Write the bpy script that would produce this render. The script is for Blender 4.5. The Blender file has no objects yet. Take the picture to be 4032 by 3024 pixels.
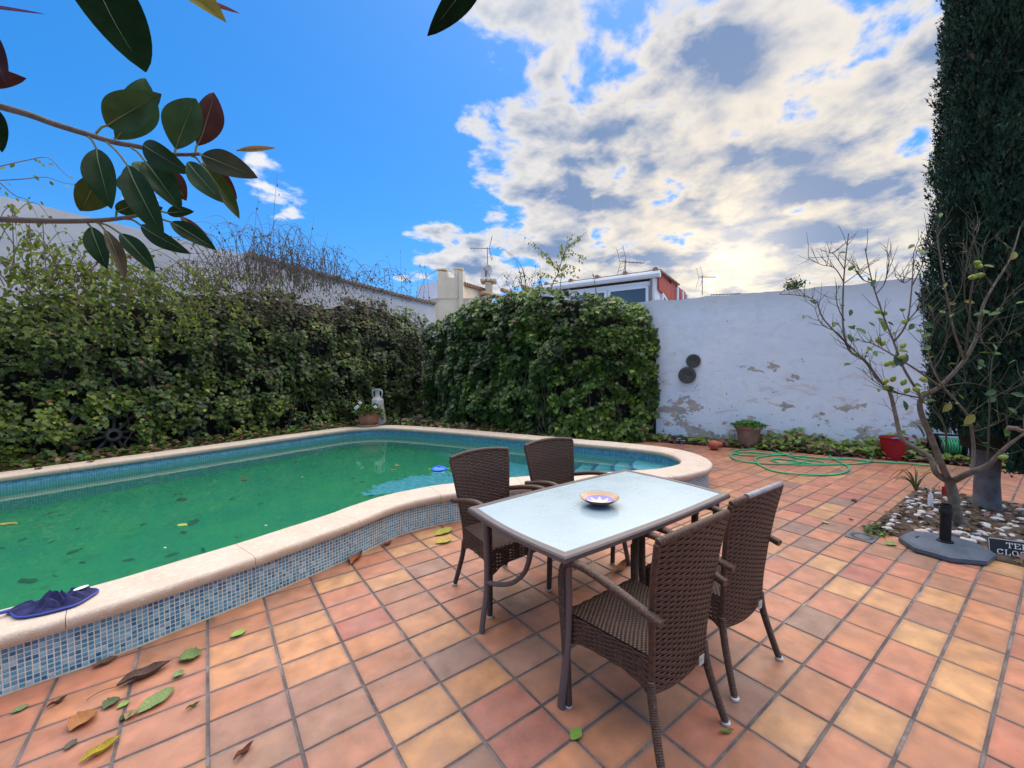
import bpy, bmesh, math, random
import numpy as np
from mathutils import Vector, Matrix, noise as mnoise

random.seed(7); RS = np.random.RandomState(11)
R = math.radians
scene = bpy.context.scene
COL = scene.collection

# ------------------------------------------------------------------ camera
CAM_H = 1.507; F = 1634.4; YAW = R(36.337); PITCH = R(-2.3245); ROLL = R(-0.7917)
cam = bpy.data.cameras.new("camera"); cam.sensor_width = 36; cam.lens = F/4032*36
cam.clip_start = 0.05; cam.clip_end = 5000
camo = bpy.data.objects.new("camera", cam); COL.objects.link(camo)
FW = Vector((math.sin(YAW)*math.cos(PITCH), math.cos(YAW)*math.cos(PITCH), math.sin(PITCH)))
RT = Vector((math.cos(YAW), -math.sin(YAW), 0)); UP = RT.cross(FW)
cr, sr = math.cos(ROLL), math.sin(ROLL)
RT2 = RT*cr + UP*sr; UP2 = UP*cr - RT*sr
camo.matrix_world = Matrix((( RT2.x, UP2.x, -FW.x, 0), (RT2.y, UP2.y, -FW.y, 0), (RT2.z, UP2.z, -FW.z, CAM_H), (0,0,0,1)))
scene.camera = camo
CAMP = Vector((0,0,CAM_H))
def ray(px, py):                       # survey helper: photo pixel -> direction, unit depth
    return FW + RT2*((px-2016)/F) - UP2*((py-1512)/F)
def at(px, py, d): return CAMP + ray(px, py)*d
def gp(px, py, z=0.0):
    r = ray(px, py); return CAMP + r*((z-CAM_H)/r.z)
def onpl(px, py, P, n):
    r = ray(px, py); t = (P-CAMP).dot(n)/r.dot(n); return CAMP + r*t
def depth(p): return (Vector(p)-CAMP).dot(FW)
def project(p):
    q = Vector(p)-CAMP; d = q.dot(FW)
    return (2016+F*q.dot(RT2)/d, 1512-F*q.dot(UP2)/d, d)

# ------------------------------------------------------------------ sky and sun
SUN_AZ = R(64.5); SUN_EL = R(13)
SUN_DIR = Vector((math.cos(SUN_EL)*math.sin(SUN_AZ), math.cos(SUN_EL)*math.cos(SUN_AZ), math.sin(SUN_EL)))
world = bpy.data.worlds.new("World"); scene.world = world; world.use_nodes = True
wt = world.node_tree; wn = wt.nodes; wl = wt.links
for n in list(wn): wn.remove(n)
def wnode(t, **kw):
    n = wn.new(t)
    for k, v in kw.items(): setattr(n, k, v)
    return n
def wm(op, a, b=None, c=None, clamp=False):
    n = wnode("ShaderNodeMath", operation=op); n.use_clamp = clamp
    for i, v in enumerate((a, b, c)):
        if v is None: continue
        if isinstance(v, (int, float)): n.inputs[i].default_value = v
        else: wl.new(v, n.inputs[i])
    return n.outputs[0]
def wvm(op, a, b=None, s=None):
    n = wnode("ShaderNodeVectorMath", operation=op)
    for i, v in enumerate((a, b)):
        if v is None: continue
        if hasattr(v, "is_linked"): wl.new(v, n.inputs[i])
        else: n.inputs[i].default_value = v
    if s is not None:
        if isinstance(s, (int, float)): n.inputs["Scale"].default_value = s
        else: wl.new(s, n.inputs["Scale"])
    return n.outputs["Value"] if op in ("DOT_PRODUCT", "LENGTH") else n.outputs[0]
def wmix(f, a, b):
    n = wnode("ShaderNodeMix", data_type="RGBA"); n.clamp_factor = True
    if isinstance(f, (int, float)): n.inputs[0].default_value = f
    else: wl.new(f, n.inputs[0])
    for i, v in ((6, a), (7, b)):
        if isinstance(v, tuple): n.inputs[i].default_value = v + (1,)
        else: wl.new(v, n.inputs[i])
    return n.outputs[2]
def wstep(x, lo, hi):
    n = wnode("ShaderNodeMapRange", interpolation_type="SMOOTHSTEP")
    wl.new(x, n.inputs[0]); n.inputs[1].default_value = lo; n.inputs[2].default_value = hi
    return n.outputs[0]
tc = wnode("ShaderNodeTexCoord"); D = wvm("NORMALIZE", tc.outputs["Generated"])
sky = wnode("ShaderNodeTexSky", sky_type="NISHITA"); sky.sun_disc = False
sky.sun_elevation = R(68); sky.sun_rotation = SUN_AZ; sky.air_density = 1.0; sky.dust_density = 0.4; sky.ozone_density = 3.0
hs = wnode("ShaderNodeHueSaturation"); hs.inputs["Saturation"].default_value = 1.40; hs.inputs["Value"].default_value = 0.77
wl.new(sky.outputs[0], hs.inputs["Color"]); wl.new(wvm("NORMALIZE", wvm("ADD", D, (0, 0, 0.14))), sky.inputs["Vector"])
sep = wnode("ShaderNodeSeparateXYZ"); wl.new(D, sep.inputs[0])
zc = wm("ADD", wm("MAXIMUM", sep.outputs[2], 0.0), 0.22)
P2 = wvm("SCALE", D, s=wm("DIVIDE", 1.0, zc))          # plane-parallel cloud deck
def wnoise(vec, scale, detail, rough, dist=0.0):
    n = wnode("ShaderNodeTexNoise"); n.inputs["Scale"].default_value = scale; n.inputs["Detail"].default_value = detail
    n.inputs["Roughness"].default_value = rough; n.inputs["Distortion"].default_value = dist
    wl.new(vec, n.inputs["Vector"]); return n.outputs["Fac"]
nA = wnoise(P2, 5.2, 10, 0.55, 0.15)
nB = wnoise(wvm("ADD", P2, (3.1, 1.7, 0.4)), 4.2, 7, 0.55, 0.2)
nC = wnoise(wvm("ADD", P2, (7.3, -2.2, 1.1)), 1.9, 4, 0.5, 0.2)
# where the cloud bank stands (directions in the place: clear to the north-west, banked up towards the sun)
CL = [((1700,330),240,.20),((1820,480),420,.22),((2370,200),130,.15),((2700,270),150,.10),((2050,560),160,.08),((2250,800),110,.17),((2060,640),200,.10),((2500,420),30,.04),((2950,850),10,.10),
      ((3450,560),9,.11),((3000,1020),22,.09),((1010,660),420,.34),((1170,770),420,.28),((1690,900),420,.34),((1860,1010),480,.30),((1880,60),110,.12),
      ((2950,100),260,.20),((3700,150),20,.14),((2150,1000),130,.12),
      ((1450,280),60,-.20),((500,250),9,-.22),((1450,650),50,-.22),((1760,740),240,-.20),((1960,420),420,-.16),((1400,830),200,-.14),((2560,80),200,-.16),((3150,200),90,-.16),((2150,330),300,-.08)]
bias = None
for (px, py), kk, a in CL:
    v = ray(px, py).normalized()
    g = wm("MULTIPLY", wm("EXPONENT", wm("MULTIPLY", wm("SUBTRACT", wvm("DOT_PRODUCT", D, tuple(v)), 1.0), kk*1.0)), a)
    bias = g if bias is None else wm("ADD", bias, g)
dens = wm("ADD", wm("ADD", wm("MULTIPLY", wm("SUBTRACT", nA, 0.5), 1.25), 0.47), wm("ADD", bias, wm("MULTIPLY", wm("SUBTRACT", nC, 0.5), 0.35)))
cover = wstep(dens, 0.50, 0.66)
thick = wstep(dens, 0.55, 0.92)
sdot = wm("MAXIMUM", wvm("DOT_PRODUCT", D, tuple(SUN_DIR)), 0.0)
glow = wm("POWER", sdot, 10.0); glow2 = wm("POWER", sdot, 260.0)
nD = wnoise(wvm("ADD", P2, (-2.6, 4.4, 0.9)), 9.0, 6, 0.6, 0.3)
lit = wm("ADD", wstep(nB, 0.30, 0.72), wm("MULTIPLY", wm("SUBTRACT", nD, 0.5), 1.1))
shade = wm("MULTIPLY", thick, wm("SUBTRACT", 1.08, wm("MULTIPLY", lit, 0.9)), clamp=True)
front = wm("POWER", wm("MULTIPLY", wm("SUBTRACT", 1.0, wvm("DOT_PRODUCT", D, tuple(SUN_DIR))), 0.5), 1.5)   # clouds opposite the sun are whiter, boosted to brighten the shaded terrace
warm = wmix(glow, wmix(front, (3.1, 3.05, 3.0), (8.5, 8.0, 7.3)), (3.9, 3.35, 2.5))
dark = wmix(glow, wmix(front, (0.55, 0.95, 1.75), (2.8, 3.0, 3.4)), (1.10, 1.35, 1.90))
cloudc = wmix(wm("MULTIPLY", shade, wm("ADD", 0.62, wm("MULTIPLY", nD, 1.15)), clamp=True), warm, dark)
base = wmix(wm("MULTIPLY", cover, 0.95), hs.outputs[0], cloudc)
halo = wvm("SCALE", wvm("ADD", (0, 0, 0), (1.7, 1.35, 0.8)), s=glow2)
haze = wm("MULTIPLY", wm("POWER", wm("SUBTRACT", 1.0, wm("MAXIMUM", sep.outputs[2], 0.0)), 12.0), 0.25)
base2 = wmix(haze, base, (2.2, 2.7, 3.2))
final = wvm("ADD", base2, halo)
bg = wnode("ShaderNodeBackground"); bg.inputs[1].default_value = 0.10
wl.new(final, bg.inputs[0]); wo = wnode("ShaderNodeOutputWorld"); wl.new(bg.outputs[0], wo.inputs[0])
sl = bpy.data.lights.new("sun", "SUN"); sl.energy = 2.1; sl.angle = R(100); sl.color = (1.0, 0.91, 0.80)
slo = bpy.data.objects.new("sun", sl); COL.objects.link(slo)
slo.rotation_euler = (-Vector((SUN_DIR.x, SUN_DIR.y, math.tan(R(68))*math.cos(SUN_EL)))).to_track_quat('-Z', 'Y').to_euler()
scene.view_settings.view_transform = 'Standard'; scene.view_settings.look = 'None'
scene.view_settings.exposure = 1.5; scene.view_settings.gamma = 1.0
scene.render.engine = 'CYCLES'
scene.cycles.use_denoising = True
scene.cycles.max_bounces = 8; scene.cycles.transparent_max_bounces = 12
scene.cycles.sample_clamp_indirect = 6.0

# ------------------------------------------------------------------ helpers
def mat(name, c1=(.5,.5,.5), c2=None, scale=8, rough=.7, bump=0, bscale=60, metal=0, spec=.5, trans=0, src=None, ior=1.45, detail=5, coord="Object", stops=None, c3=None, s3=2, transl=0, distort=0):
    m = bpy.data.materials.new(name); m.use_nodes = True
    nt = m.node_tree; N = nt.nodes; L = nt.links
    b = N["Principled BSDF"]; b.inputs["Roughness"].default_value = rough; b.inputs["Metallic"].default_value = metal
    b.inputs["Specular IOR Level"].default_value = spec; b.inputs["Transmission Weight"].default_value = trans; b.inputs["IOR"].default_value = ior
    t = N.new("ShaderNodeTexCoord"); co = N.new("ShaderNodeNewGeometry").outputs["Position"] if coord == "World" else t.outputs[coord]
    def noise(s, d=detail, r=.6):
        n = N.new("ShaderNodeTexNoise"); n.inputs["Scale"].default_value = s; n.inputs["Detail"].default_value = d; n.inputs["Roughness"].default_value = r
        n.inputs["Distortion"].default_value = distort
        L.new(co, n.inputs["Vector"]); return n.outputs["Fac"]
    def mix(f, a, bb, mode="MIX"):
        n = N.new("ShaderNodeMix"); n.data_type = "RGBA"; n.blend_type = mode
        for i, v in ((0, f), (6, a), (7, bb)):
            if isinstance(v, (int, float)): n.inputs[i].default_value = v
            elif isinstance(v, tuple): n.inputs[i].default_value = v + (1,)
            else: L.new(v, n.inputs[i])
        return n.outputs[2]
    if src == "objcol":
        oi = N.new("ShaderNodeObjectInfo"); col = oi.outputs["Color"]
    elif src == "attr":
        an = N.new("ShaderNodeAttribute"); an.attribute_name = "Col"; col = an.outputs["Color"]
    else: col = None
    if c2 is not None:
        rp = N.new("ShaderNodeMapRange"); L.new(noise(scale), rp.inputs[0]); rp.inputs[1].default_value = .35; rp.inputs[2].default_value = .65
        if col is None: col = mix(rp.outputs[0], c1, c2)
        else: col = mix(1.0, col, mix(rp.outputs[0], c1, c2), "MULTIPLY")
    if c3 is not None:
        rp = N.new("ShaderNodeMapRange"); L.new(noise(s3, 8, .7), rp.inputs[0]); rp.inputs[1].default_value = .52; rp.inputs[2].default_value = .66
        col = mix(rp.outputs[0], col if col is not None else c1, c3)
    if col is None: b.inputs["Base Color"].default_value = c1 + (1,)
    else: L.new(col, b.inputs["Base Color"])
    if bump:
        bn = N.new("ShaderNodeBump"); bn.inputs["Strength"].default_value = bump; bn.inputs["Distance"].default_value = .01
        L.new(noise(bscale, 6), bn.inputs["Height"]); L.new(bn.outputs[0], b.inputs["Normal"])
    if transl:
        tr = N.new("ShaderNodeBsdfTranslucent"); ms = N.new("ShaderNodeMixShader"); ms.inputs[0].default_value = transl
        if col is None: tr.inputs[0].default_value = c1 + (1,)
        else: L.new(col, tr.inputs[0])
        L.new(b.outputs[0], ms.inputs[1]); L.new(tr.outputs[0], ms.inputs[2])
        L.new(ms.outputs[0], N["Material Output"].inputs[0])
    m.diffuse_color = (c1[0], c1[1], c1[2], 1)
    return m

def tag(o, label=None, cat=None, group=None, kind=None):
    if label: o["label"] = label
    if cat: o["category"] = cat
    if group: o["group"] = group
    if kind: o["kind"] = kind
    return o
def link(name, me, parent=None, loc=None, rot=None, m=None):
    o = bpy.data.objects.new(name, me); COL.objects.link(o)
    if parent is not None: o.parent = parent
    if loc is not None: o.location = loc
    if rot is not None: o.rotation_euler = rot
    return o
def empty(name, loc=(0,0,0), rz=0, label=None, cat=None, group=None):
    o = bpy.data.objects.new(name, None); COL.objects.link(o); o.location = loc; o.rotation_euler = (0,0,rz); o.empty_display_size = .1
    return tag(o, label, cat, group)
def copy_tree(o, parent=None):
    c = o.copy(); COL.objects.link(c)
    if parent is not None: c.parent = parent
    for ch in list(o.children): copy_tree(ch, c)
    return c

class MB:
    def __init__(s): s.v = []; s.f = []; s.c = []
    def add(s, vs, fs, col=None):
        o = len(s.v); s.v += [tuple(v) for v in vs]; s.f += [tuple(i+o for i in f) for f in fs]
        s.c += [col]*len(fs); return s
    def box(s, c, d, rz=0, col=None, ax=None):
        c = Vector(c); hx, hy, hz = d[0]/2, d[1]/2, d[2]/2
        X = Vector((math.cos(rz), math.sin(rz), 0)); Y = Vector((-math.sin(rz), math.cos(rz), 0)); Z = Vector((0,0,1))
        if ax: X, Y, Z = ax
        vs = [c + X*(a*hx) + Y*(b*hy) + Z*(e*hz) for e in (-1,1) for a, b in ((-1,-1),(1,-1),(1,1),(-1,1))]
        return s.add(vs, [(3,2,1,0),(4,5,6,7),(0,1,5,4),(1,2,6,5),(2,3,7,6),(3,0,4,7)], col)
    def bar(s, a, b, w, h, col=None):
        a, b = Vector(a), Vector(b); X = (b-a); l = X.length; X.normalize()
        Z = Vector((0,0,1)) if abs(X.z) < .95 else Vector((0,1,0)); Y = Z.cross(X).normalized(); Z = X.cross(Y)
        return s.box((a+b)/2, (l, w, h), ax=(X, Y, Z), col=col)
    def tube(s, pts, r, n=8, cap=True, flat=1.0, col=None, upv=None):
        pts = [Vector(p) for p in pts]; m = len(pts)
        rr = r if isinstance(r, (list, tuple)) else [r]*m
        vs = []; prev = None
        for i, p in enumerate(pts):
            t = (pts[min(i+1, m-1)]-pts[max(i-1, 0)]).normalized()
            if prev is None:
                u = upv or (Vector((0,0,1)) if abs(t.z) < .9 else Vector((1,0,0)))
                a = t.cross(u).normalized()
            else:
                a = prev - t*prev.dot(t); a.normalize()
            b = a.cross(t); prev = a
            for k in range(n):
                th = 2*math.pi*k/n; vs.append(p + a*(math.cos(th)*rr[i]) + b*(math.sin(th)*rr[i]*flat))
        fs = [(i*n+k, i*n+(k+1)%n, (i+1)*n+(k+1)%n, (i+1)*n+k) for i in range(m-1) for k in range(n)]
        if cap: fs += [tuple(range(n)), tuple((m-1)*n+k for k in reversed(range(n)))]
        return s.add(vs, fs, col)
    def lathe(s, prof, n=24, c=(0,0,0), ax=None, col=None):
        c = Vector(c); vs = []; X, Y, Z = ax or (Vector((1,0,0)), Vector((0,1,0)), Vector((0,0,1)))
        for r, z in prof:
            for k in range(n):
                th = 2*math.pi*k/n; vs.append(c + X*(r*math.cos(th)) + Y*(r*math.sin(th)) + Z*z)
        fs = [(i*n+k, i*n+(k+1)%n, (i+1)*n+(k+1)%n, (i+1)*n+k) for i in range(len(prof)-1) for k in range(n)]
        return s.add(vs, fs, col)
    def prism(s, poly, z0, z1, col=None):
        n = len(poly); vs = [(x,y,z0) for x,y in poly] + [(x,y,z1) for x,y in poly]
        return s.add(vs, [tuple(range(n-1,-1,-1)), tuple(range(n,2*n))] + [(i,(i+1)%n,n+(i+1)%n,n+i) for i in range(n)], col)
    def mesh(s, name, m=None, smooth=False, bevel=0):
        me = bpy.data.meshes.new(name); me.from_pydata(s.v, [], s.f)
        if any(c is not None for c in s.c):
            at_ = me.color_attributes.new("Col", 'FLOAT_COLOR', 'CORNER'); arr = []
            for f, c in zip(s.f, s.c): arr += list((c or (.5,.5,.5)) + (1,))*len(f)
            at_.data.foreach_set("color", arr)
        if m: me.materials.append(m)
        if smooth: me.polygons.foreach_set("use_smooth", [True]*len(me.polygons)); me.set_sharp_from_angle(angle=R(63))
        me.update(); return me
    def build(s, name, m, parent=None, smooth=False, loc=None, rot=None, bevel=0):
        o = link(name, s.mesh(name, m, smooth), parent, loc, rot)
        if bevel:
            b = o.modifiers.new("b", "BEVEL"); b.width = bevel; b.segments = 2; b.limit_method = 'ANGLE'
        return o

def smoothpath(pts, n=8, closed=False):
    pts = [Vector(p) for p in pts]; m = len(pts); out = []
    rng = range(m) if closed else range(m-1)
    for i in rng:
        if closed: p0, p1, p2, p3 = pts[(i-1)%m], pts[i], pts[(i+1)%m], pts[(i+2)%m]
        else: p0, p1, p2, p3 = pts[max(i-1,0)], pts[i], pts[i+1], pts[min(i+2,m-1)]
        for k in range(n):
            t = k/n
            out.append(0.5*((2*p1)+(p2-p0)*t+(2*p0-5*p1+4*p2-p3)*t*t+(3*p1-p0-3*p2+p3)*t**3))
    if not closed: out.append(pts[-1])
    return out
def lerp(a, b, t): return a+(b-a)*t

def mass(name, P, X, Y, Z, S, tmpl, tris, C, m, parent=None):
    """many leaves in one mesh: positions, frames, sizes, colours (numpy)"""
    n = len(P); T = np.array(tmpl, np.float32); nt = len(T)
    V = P[:,None,:] + S[:,None,None]*(T[None,:,0,None]*X[:,None,:] + T[None,:,1,None]*Y[:,None,:] + T[None,:,2,None]*Z[:,None,:])
    F_ = np.array(tris, np.int32); Fa = (F_[None] + (np.arange(n)*nt)[:,None,None]).reshape(-1)
    me = bpy.data.meshes.new(name); me.vertices.add(n*nt); me.vertices.foreach_set("co", V.astype(np.float32).ravel())
    nl = len(Fa); me.loops.add(nl); me.loops.foreach_set("vertex_index", Fa)
    np_ = n*len(F_); me.polygons.add(np_); me.polygons.foreach_set("loop_start", np.arange(np_, dtype=np.int32)*3); me.polygons.foreach_set("loop_total", np.full(np_, 3, np.int32))
    me.update(calc_edges=True)
    ca = me.color_attributes.new("Col", 'FLOAT_COLOR', 'POINT')
    cc = np.ones((n, nt, 4), np.float32); cc[:,:,:3] = C[:,None,:]; ca.data.foreach_set("color", cc.ravel())
    me.materials.append(m); me.validate()
    return link(name, me, parent)
def norm(a): return a/np.maximum(np.linalg.norm(a, axis=1, keepdims=True), 1e-9)
def frames(Nrm, tip):
    Z = norm(Nrm); Y = norm(tip - Z*np.sum(tip*Z, 1, keepdims=True)); X = np.cross(Y, Z); return X, Y, Z
def fbm(x, y, z=0, o=4):
    return mnoise.fractal(Vector((x, y, z)), 1.0, 2.0, o)

# ------------------------------------------------------------------ pool outline
ZC, ZCB, ZW = 0.30, 0.238, 0.15          # coping top, coping underside, water
OUT = [(-4.6,2.5),(-2.6,2.72),(-0.82,2.905),(-0.44,2.955),(-0.07,3.05),(0.257,3.135),(0.60,3.25),(0.93,3.37),(1.30,3.53),(1.62,3.565),(1.95,3.52),
       (2.54,3.33),(3.20,2.98),(3.95,2.60),(4.35,2.50),(4.70,2.51),(5.02,2.66),(5.30,2.98),(5.42,3.45),(5.27,4.10),(4.88,5.05),(4.05,7.10),(3.45,8.30),
       (3.08,8.78),(2.55,9.02),(1.95,9.0),(-0.40,8.32),(-2.10,7.85),(-4.0,7.3),(-5.2,6.6),(-5.7,5.2),(-5.4,3.3)]
outer = [Vector((p.x, p.y)) for p in smoothpath([(x,y,0) for x,y in OUT], 10, True)]
# resample evenly
def resample(loop, step):
    L = [0]; m = len(loop)
    for i in range(m): L.append(L[-1]+(loop[(i+1)%m]-loop[i]).length)
    n = int(L[-1]/step); out = []; j = 0
    for i in range(n):
        s_ = L[-1]*i/n
        while L[j+1] < s_: j += 1
        t = (s_-L[j])/(L[j+1]-L[j]); out.append(loop[j%m].lerp(loop[(j+1)%m], t))
    return out
outer = resample(outer, 0.06); NO = len(outer)
def offset(loop, d):
    m = len(loop); o = []
    for i in range(m):
        t = (loop[(i+2)%m]-loop[i-2]).normalized(); o.append(loop[i] + Vector((-t.y, t.x))*d)   # ccw loop: left normal = inside
    return o
inner = offset(outer, 0.36); foot = offset(outer, 0.045); wallin = offset(outer, 0.325)
def inside(p, loop):
    c = False; j = len(loop)-1
    for i in range(len(loop)):
        a, b = loop[i], loop[j]
        if (a.y > p[1]) != (b.y > p[1]) and p[0] < (b.x-a.x)*(p[1]-a.y)/(b.y-a.y)+a.x: c = not c
        j = i
    return c
def nearest(p, loop):
    best = min(range(len(loop)), key=lambda i: (loop[i].x-p[0])**2+(loop[i].y-p[1])**2)
    return best

# walls of the plot (vertical planes)
RW_P = Vector((7.38,5.27,0)); RW_D = Vector((0.392,-0.92,0)).normalized(); RW_N = Vector((RW_D.y, -RW_D.x, 0)); RW_N = -RW_N if RW_N.dot(CAMP-RW_P) < 0 else RW_N   # towards camera
LW_A = R(16); LW_D = Vector((math.cos(LW_A), math.sin(LW_A), 0)); LW_N = Vector((math.sin(LW_A), -math.cos(LW_A), 0)); LW_P = Vector((-2.22,8.31,0)) - LW_N*0.55

# ------------------------------------------------------------------ setting: ground, patio, soil
m_soil = mat("soil", (.075,.052,.036), (.028,.02,.014), 14, .95, .6, 40, c3=(.13,.09,.055), s3=9)
m_grout = mat("grout", (.15,.13,.127), (.06,.052,.052), 5, .95, .4, 80, c3=(.24,.215,.20), s3=2.4)
def tile_mat(name, src):
    m = mat(name, rough=.62, spec=.42, src=src, coord="World"); N = m.node_tree.nodes; L = m.node_tree.links; b = N["Principled BSDF"]
    col = b.inputs["Base Color"].links[0].from_socket; g = N.new("ShaderNodeNewGeometry")
    oi = N.new("ShaderNodeObjectInfo"); ad = N.new("ShaderNodeVectorMath"); ad.operation = "ADD"; cmb = N.new("ShaderNodeCombineXYZ"); mu = N.new("ShaderNodeMath"); mu.operation = "MULTIPLY"; mu.inputs[1].default_value = 37; L.new(oi.outputs["Random"], mu.inputs[0]); L.new(mu.outputs[0], cmb.inputs[2]); L.new(g.outputs["Position"], ad.inputs[0]); L.new(cmb.outputs[0], ad.inputs[1])
    def nz(s_, d, r, vec): 
        n = N.new("ShaderNodeTexNoise"); n.inputs["Scale"].default_value = s_; n.inputs["Detail"].default_value = d; n.inputs["Roughness"].default_value = r; L.new(vec, n.inputs["Vector"]); return n.outputs["Fac"]
    def mr(x, lo, hi, a_, b_):
        n = N.new("ShaderNodeMapRange"); L.new(x, n.inputs[0]); n.inputs[1].default_value = lo; n.inputs[2].default_value = hi; n.inputs[3].default_value = a_; n.inputs[4].default_value = b_; return n.outputs[0]
    def mx(f, a_, b_, mode="MIX"):
        n = N.new("ShaderNodeMix"); n.data_type = "RGBA"; n.blend_type = mode
        for i, v in ((0, f), (6, a_), (7, b_)):
            if isinstance(v, (int, float)): n.inputs[i].default_value = v
            elif isinstance(v, tuple): n.inputs[i].default_value = v + (1,)
            else: L.new(v, n.inputs[i])
        return n.outputs[2]
    W_, O_ = g.outputs["Position"], ad.outputs[0]
    c = mx(1.0, col, mr(nz(9, 3, .5, O_), .3, .7, .74, 1.20), "MULTIPLY")                # kiln flashing inside a tile
    c = mx(mr(nz(5, 4, .6, O_), .52, .72, 0, .45), c, (.30,.165,.125))                    # purplish burn
    c = mx(mr(nz(60, 6, .7, W_), .46, .72, 0, .35), c, (.33,.19,.12))                     # grain
    c = mx(mr(nz(170, 3, .6, W_), .66, .72, 0, .55), c, (.16,.09,.065))                   # pits
    c = mx(mr(nz(1.6, 9, .7, W_), .48, .72, 0, .50), c, (.22,.135,.10))                 # foot-worn dirt across the terrace
    c = mx(mr(nz(2.7, 8, .7, W_), .60, .78, 0, .26), c, (.42,.32,.25))                    # pale lime bloom
    if src == "objcol":                                                                   # grime worked in along the joints
        tcx = N.new("ShaderNodeTexCoord"); sx = N.new("ShaderNodeSeparateXYZ"); L.new(tcx.outputs["Object"], sx.inputs[0])
        def mt(op, a_, b_=None):
            n = N.new("ShaderNodeMath"); n.operation = op
            for i, v in enumerate((a_, b_)):
                if v is None: continue
                if isinstance(v, (int, float)): n.inputs[i].default_value = v
                else: L.new(v, n.inputs[i])
            return n.outputs[0]
        ed = mt("MINIMUM", mt("SUBTRACT", .144, mt("ABSOLUTE", sx.outputs[0])), mt("SUBTRACT", .094, mt("ABSOLUTE", sx.outputs[1])))
        c = mx(mr(mt("ADD", ed, mt("MULTIPLY", nz(16, 6, .7, W_), .05)), .020, .045, .62, 0), c, (.17,.105,.08))
    L.new(c, b.inputs["Base Color"])
    L.new(mr(nz(7, 6, .6, W_), .3, .7, .36, .62), b.inputs["Roughness"])
    bu = N.new("ShaderNodeBump"); bu.inputs["Strength"].default_value = .25; bu.inputs["Distance"].default_value = .004; L.new(nz(38, 8, .7, W_), bu.inputs["Height"]); L.new(bu.outputs[0], b.inputs["Normal"])
    return m
m_tile = tile_mat("terracotta", "objcol"); m_tile2 = tile_mat("terracotta_far", "attr")
def ring(loop, z, rad, m, name, cx=(1.5,4.5), kind="structure"):
    b = MB(); n = len(loop); vs = [(p.x,p.y,z) for p in loop]
    for i, p in enumerate(loop):
        a = math.atan2(p.y-cx[1], p.x-cx[0]); vs.append((cx[0]+rad*math.cos(a), cx[1]+rad*math.sin(a), z))
    b.add(vs, [(i, n+i, n+(i+1)%n, (i+1)%n) for i in range(n)]); o = b.build(name, m); tag(o, kind=kind); return o
mid = offset(outer, 0.2)
ring(mid, -0.03, 900, mat("ground_earth", (.16,.13,.10), (.10,.085,.065), .4, .95, .3, 8), "ground")
patio = ring(mid, -0.004, 30, m_grout, "patio")
TX0, TY0 = -0.048, 2.973
TCOL = [(0.413, 0.176, 0.086), (0.413, 0.165, 0.091), (0.385, 0.16, 0.083), (0.429, 0.204, 0.088), (0.374, 0.162, 0.091), (0.33, 0.154, 0.088), (0.264, 0.138, 0.091), (0.396, 0.149, 0.088), (0.451, 0.237, 0.105), (0.319, 0.11, 0.079), (0.22, 0.127, 0.094)]
TW   = [6,6,5,3,4,2.5,1.2,3.5,2,1.0,.5]
SPEC = {(1,4):6,(0,4):6,(0,5):6,(1,5):6,(2,2):9,(3,7):9,(1,1):3,(0,1):3,(0,2):3,(1,2):3,(1,3):3,(2,5):5,(3,6):3,(2,6):3,(4,6):6,(6,10):10,(5,9):5,(6,11):8,(7,12):8,(8,12):7,(9,13):8,(10,12):8,(8,11):7,(9,11):0,(13,8):10,(15,8):6,(15,9):6,(12,9):8,(11,10):8,(11,11):8,(2,4):2,(1,6):5,(2,3):0,(10,13):3}
BEDX0, BEDX1, BEDY = 4.76, 6.76, 1.09
tiles = []; rnd = random.Random(5)
for i in range(-12, 42):
    for j in range(-40, 45):
        x0, x1 = TX0+i*.3, TX0+(i+1)*.3; y1, y0 = TY0-j*.2, TY0-(j+1)*.2
        cx, cy = (x0+x1)/2, (y0+y1)/2
        if (Vector((cx,cy,0))-RW_P).dot(RW_N) < .42 and cx > 3: continue
        if (Vector((cx,cy,0))-LW_P).dot(LW_N) < .3: continue
        if inside((cx,cy), foot) and not any(not inside(q, foot) for q in ((x0,y0),(x1,y0),(x0,y1),(x1,y1))): continue
        if cx < 3.2 and cy > 4.2: continue
        if cy > 6.3: continue
        jt = .0056; g = rnd.uniform(-.0008,.0008)
        poly = [Vector((x0+jt,y0+jt)),Vector((x1-jt,y0+jt)),Vector((x1-jt,y1-jt)),Vector((x0+jt,y1-jt))]
        if x1 > BEDX0 and x0 < BEDX1:
            if y1 < BEDY: continue
            if y0 < BEDY: 
                poly[0].y = poly[1].y = BEDY
        if i in (14,15) and 4.40 < cx < 4.62 and .95 < cy < 1.16: pass
        cut = False
        if any(inside((q.x,q.y), foot) for q in poly) or inside((cx,cy), foot):
            k = nearest((cx,cy), foot); P0 = foot[k]; t = (foot[(k+2)%NO]-foot[k-2]).normalized(); nn = Vector((t.y,-t.x))
            P0 = P0 + nn*.004; new = []
            for a in range(4):
                A, B = poly[a], poly[(a+1)%4]; da, db = (A-P0).dot(nn), (B-P0).dot(nn)
                if da >= 0: new.append(A)
                if (da >= 0) != (db >= 0): new.append(A.lerp(B, da/(da-db)))
            poly = new; cut = True
            if len(poly) < 3: continue
        c = Vector((sum(p.x for p in poly)/len(poly), sum(p.y for p in poly)/len(poly)))
        px, py, d = project((c.x,c.y,0))
        vis = d > .3 and -250 < px < 4300 and py < 3350
        ci = SPEC.get((i,j)); 
        if ci is None: ci = rnd.choices(range(len(TCOL)), TW)[0]
        f = rnd.uniform(.92,1.08); col = tuple(min(.9,x*f*rnd.uniform(.97,1.03)) for x in TCOL[ci])
        tiles.append((d if vis else 99, poly, c, col, cut, vis, g))
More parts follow.
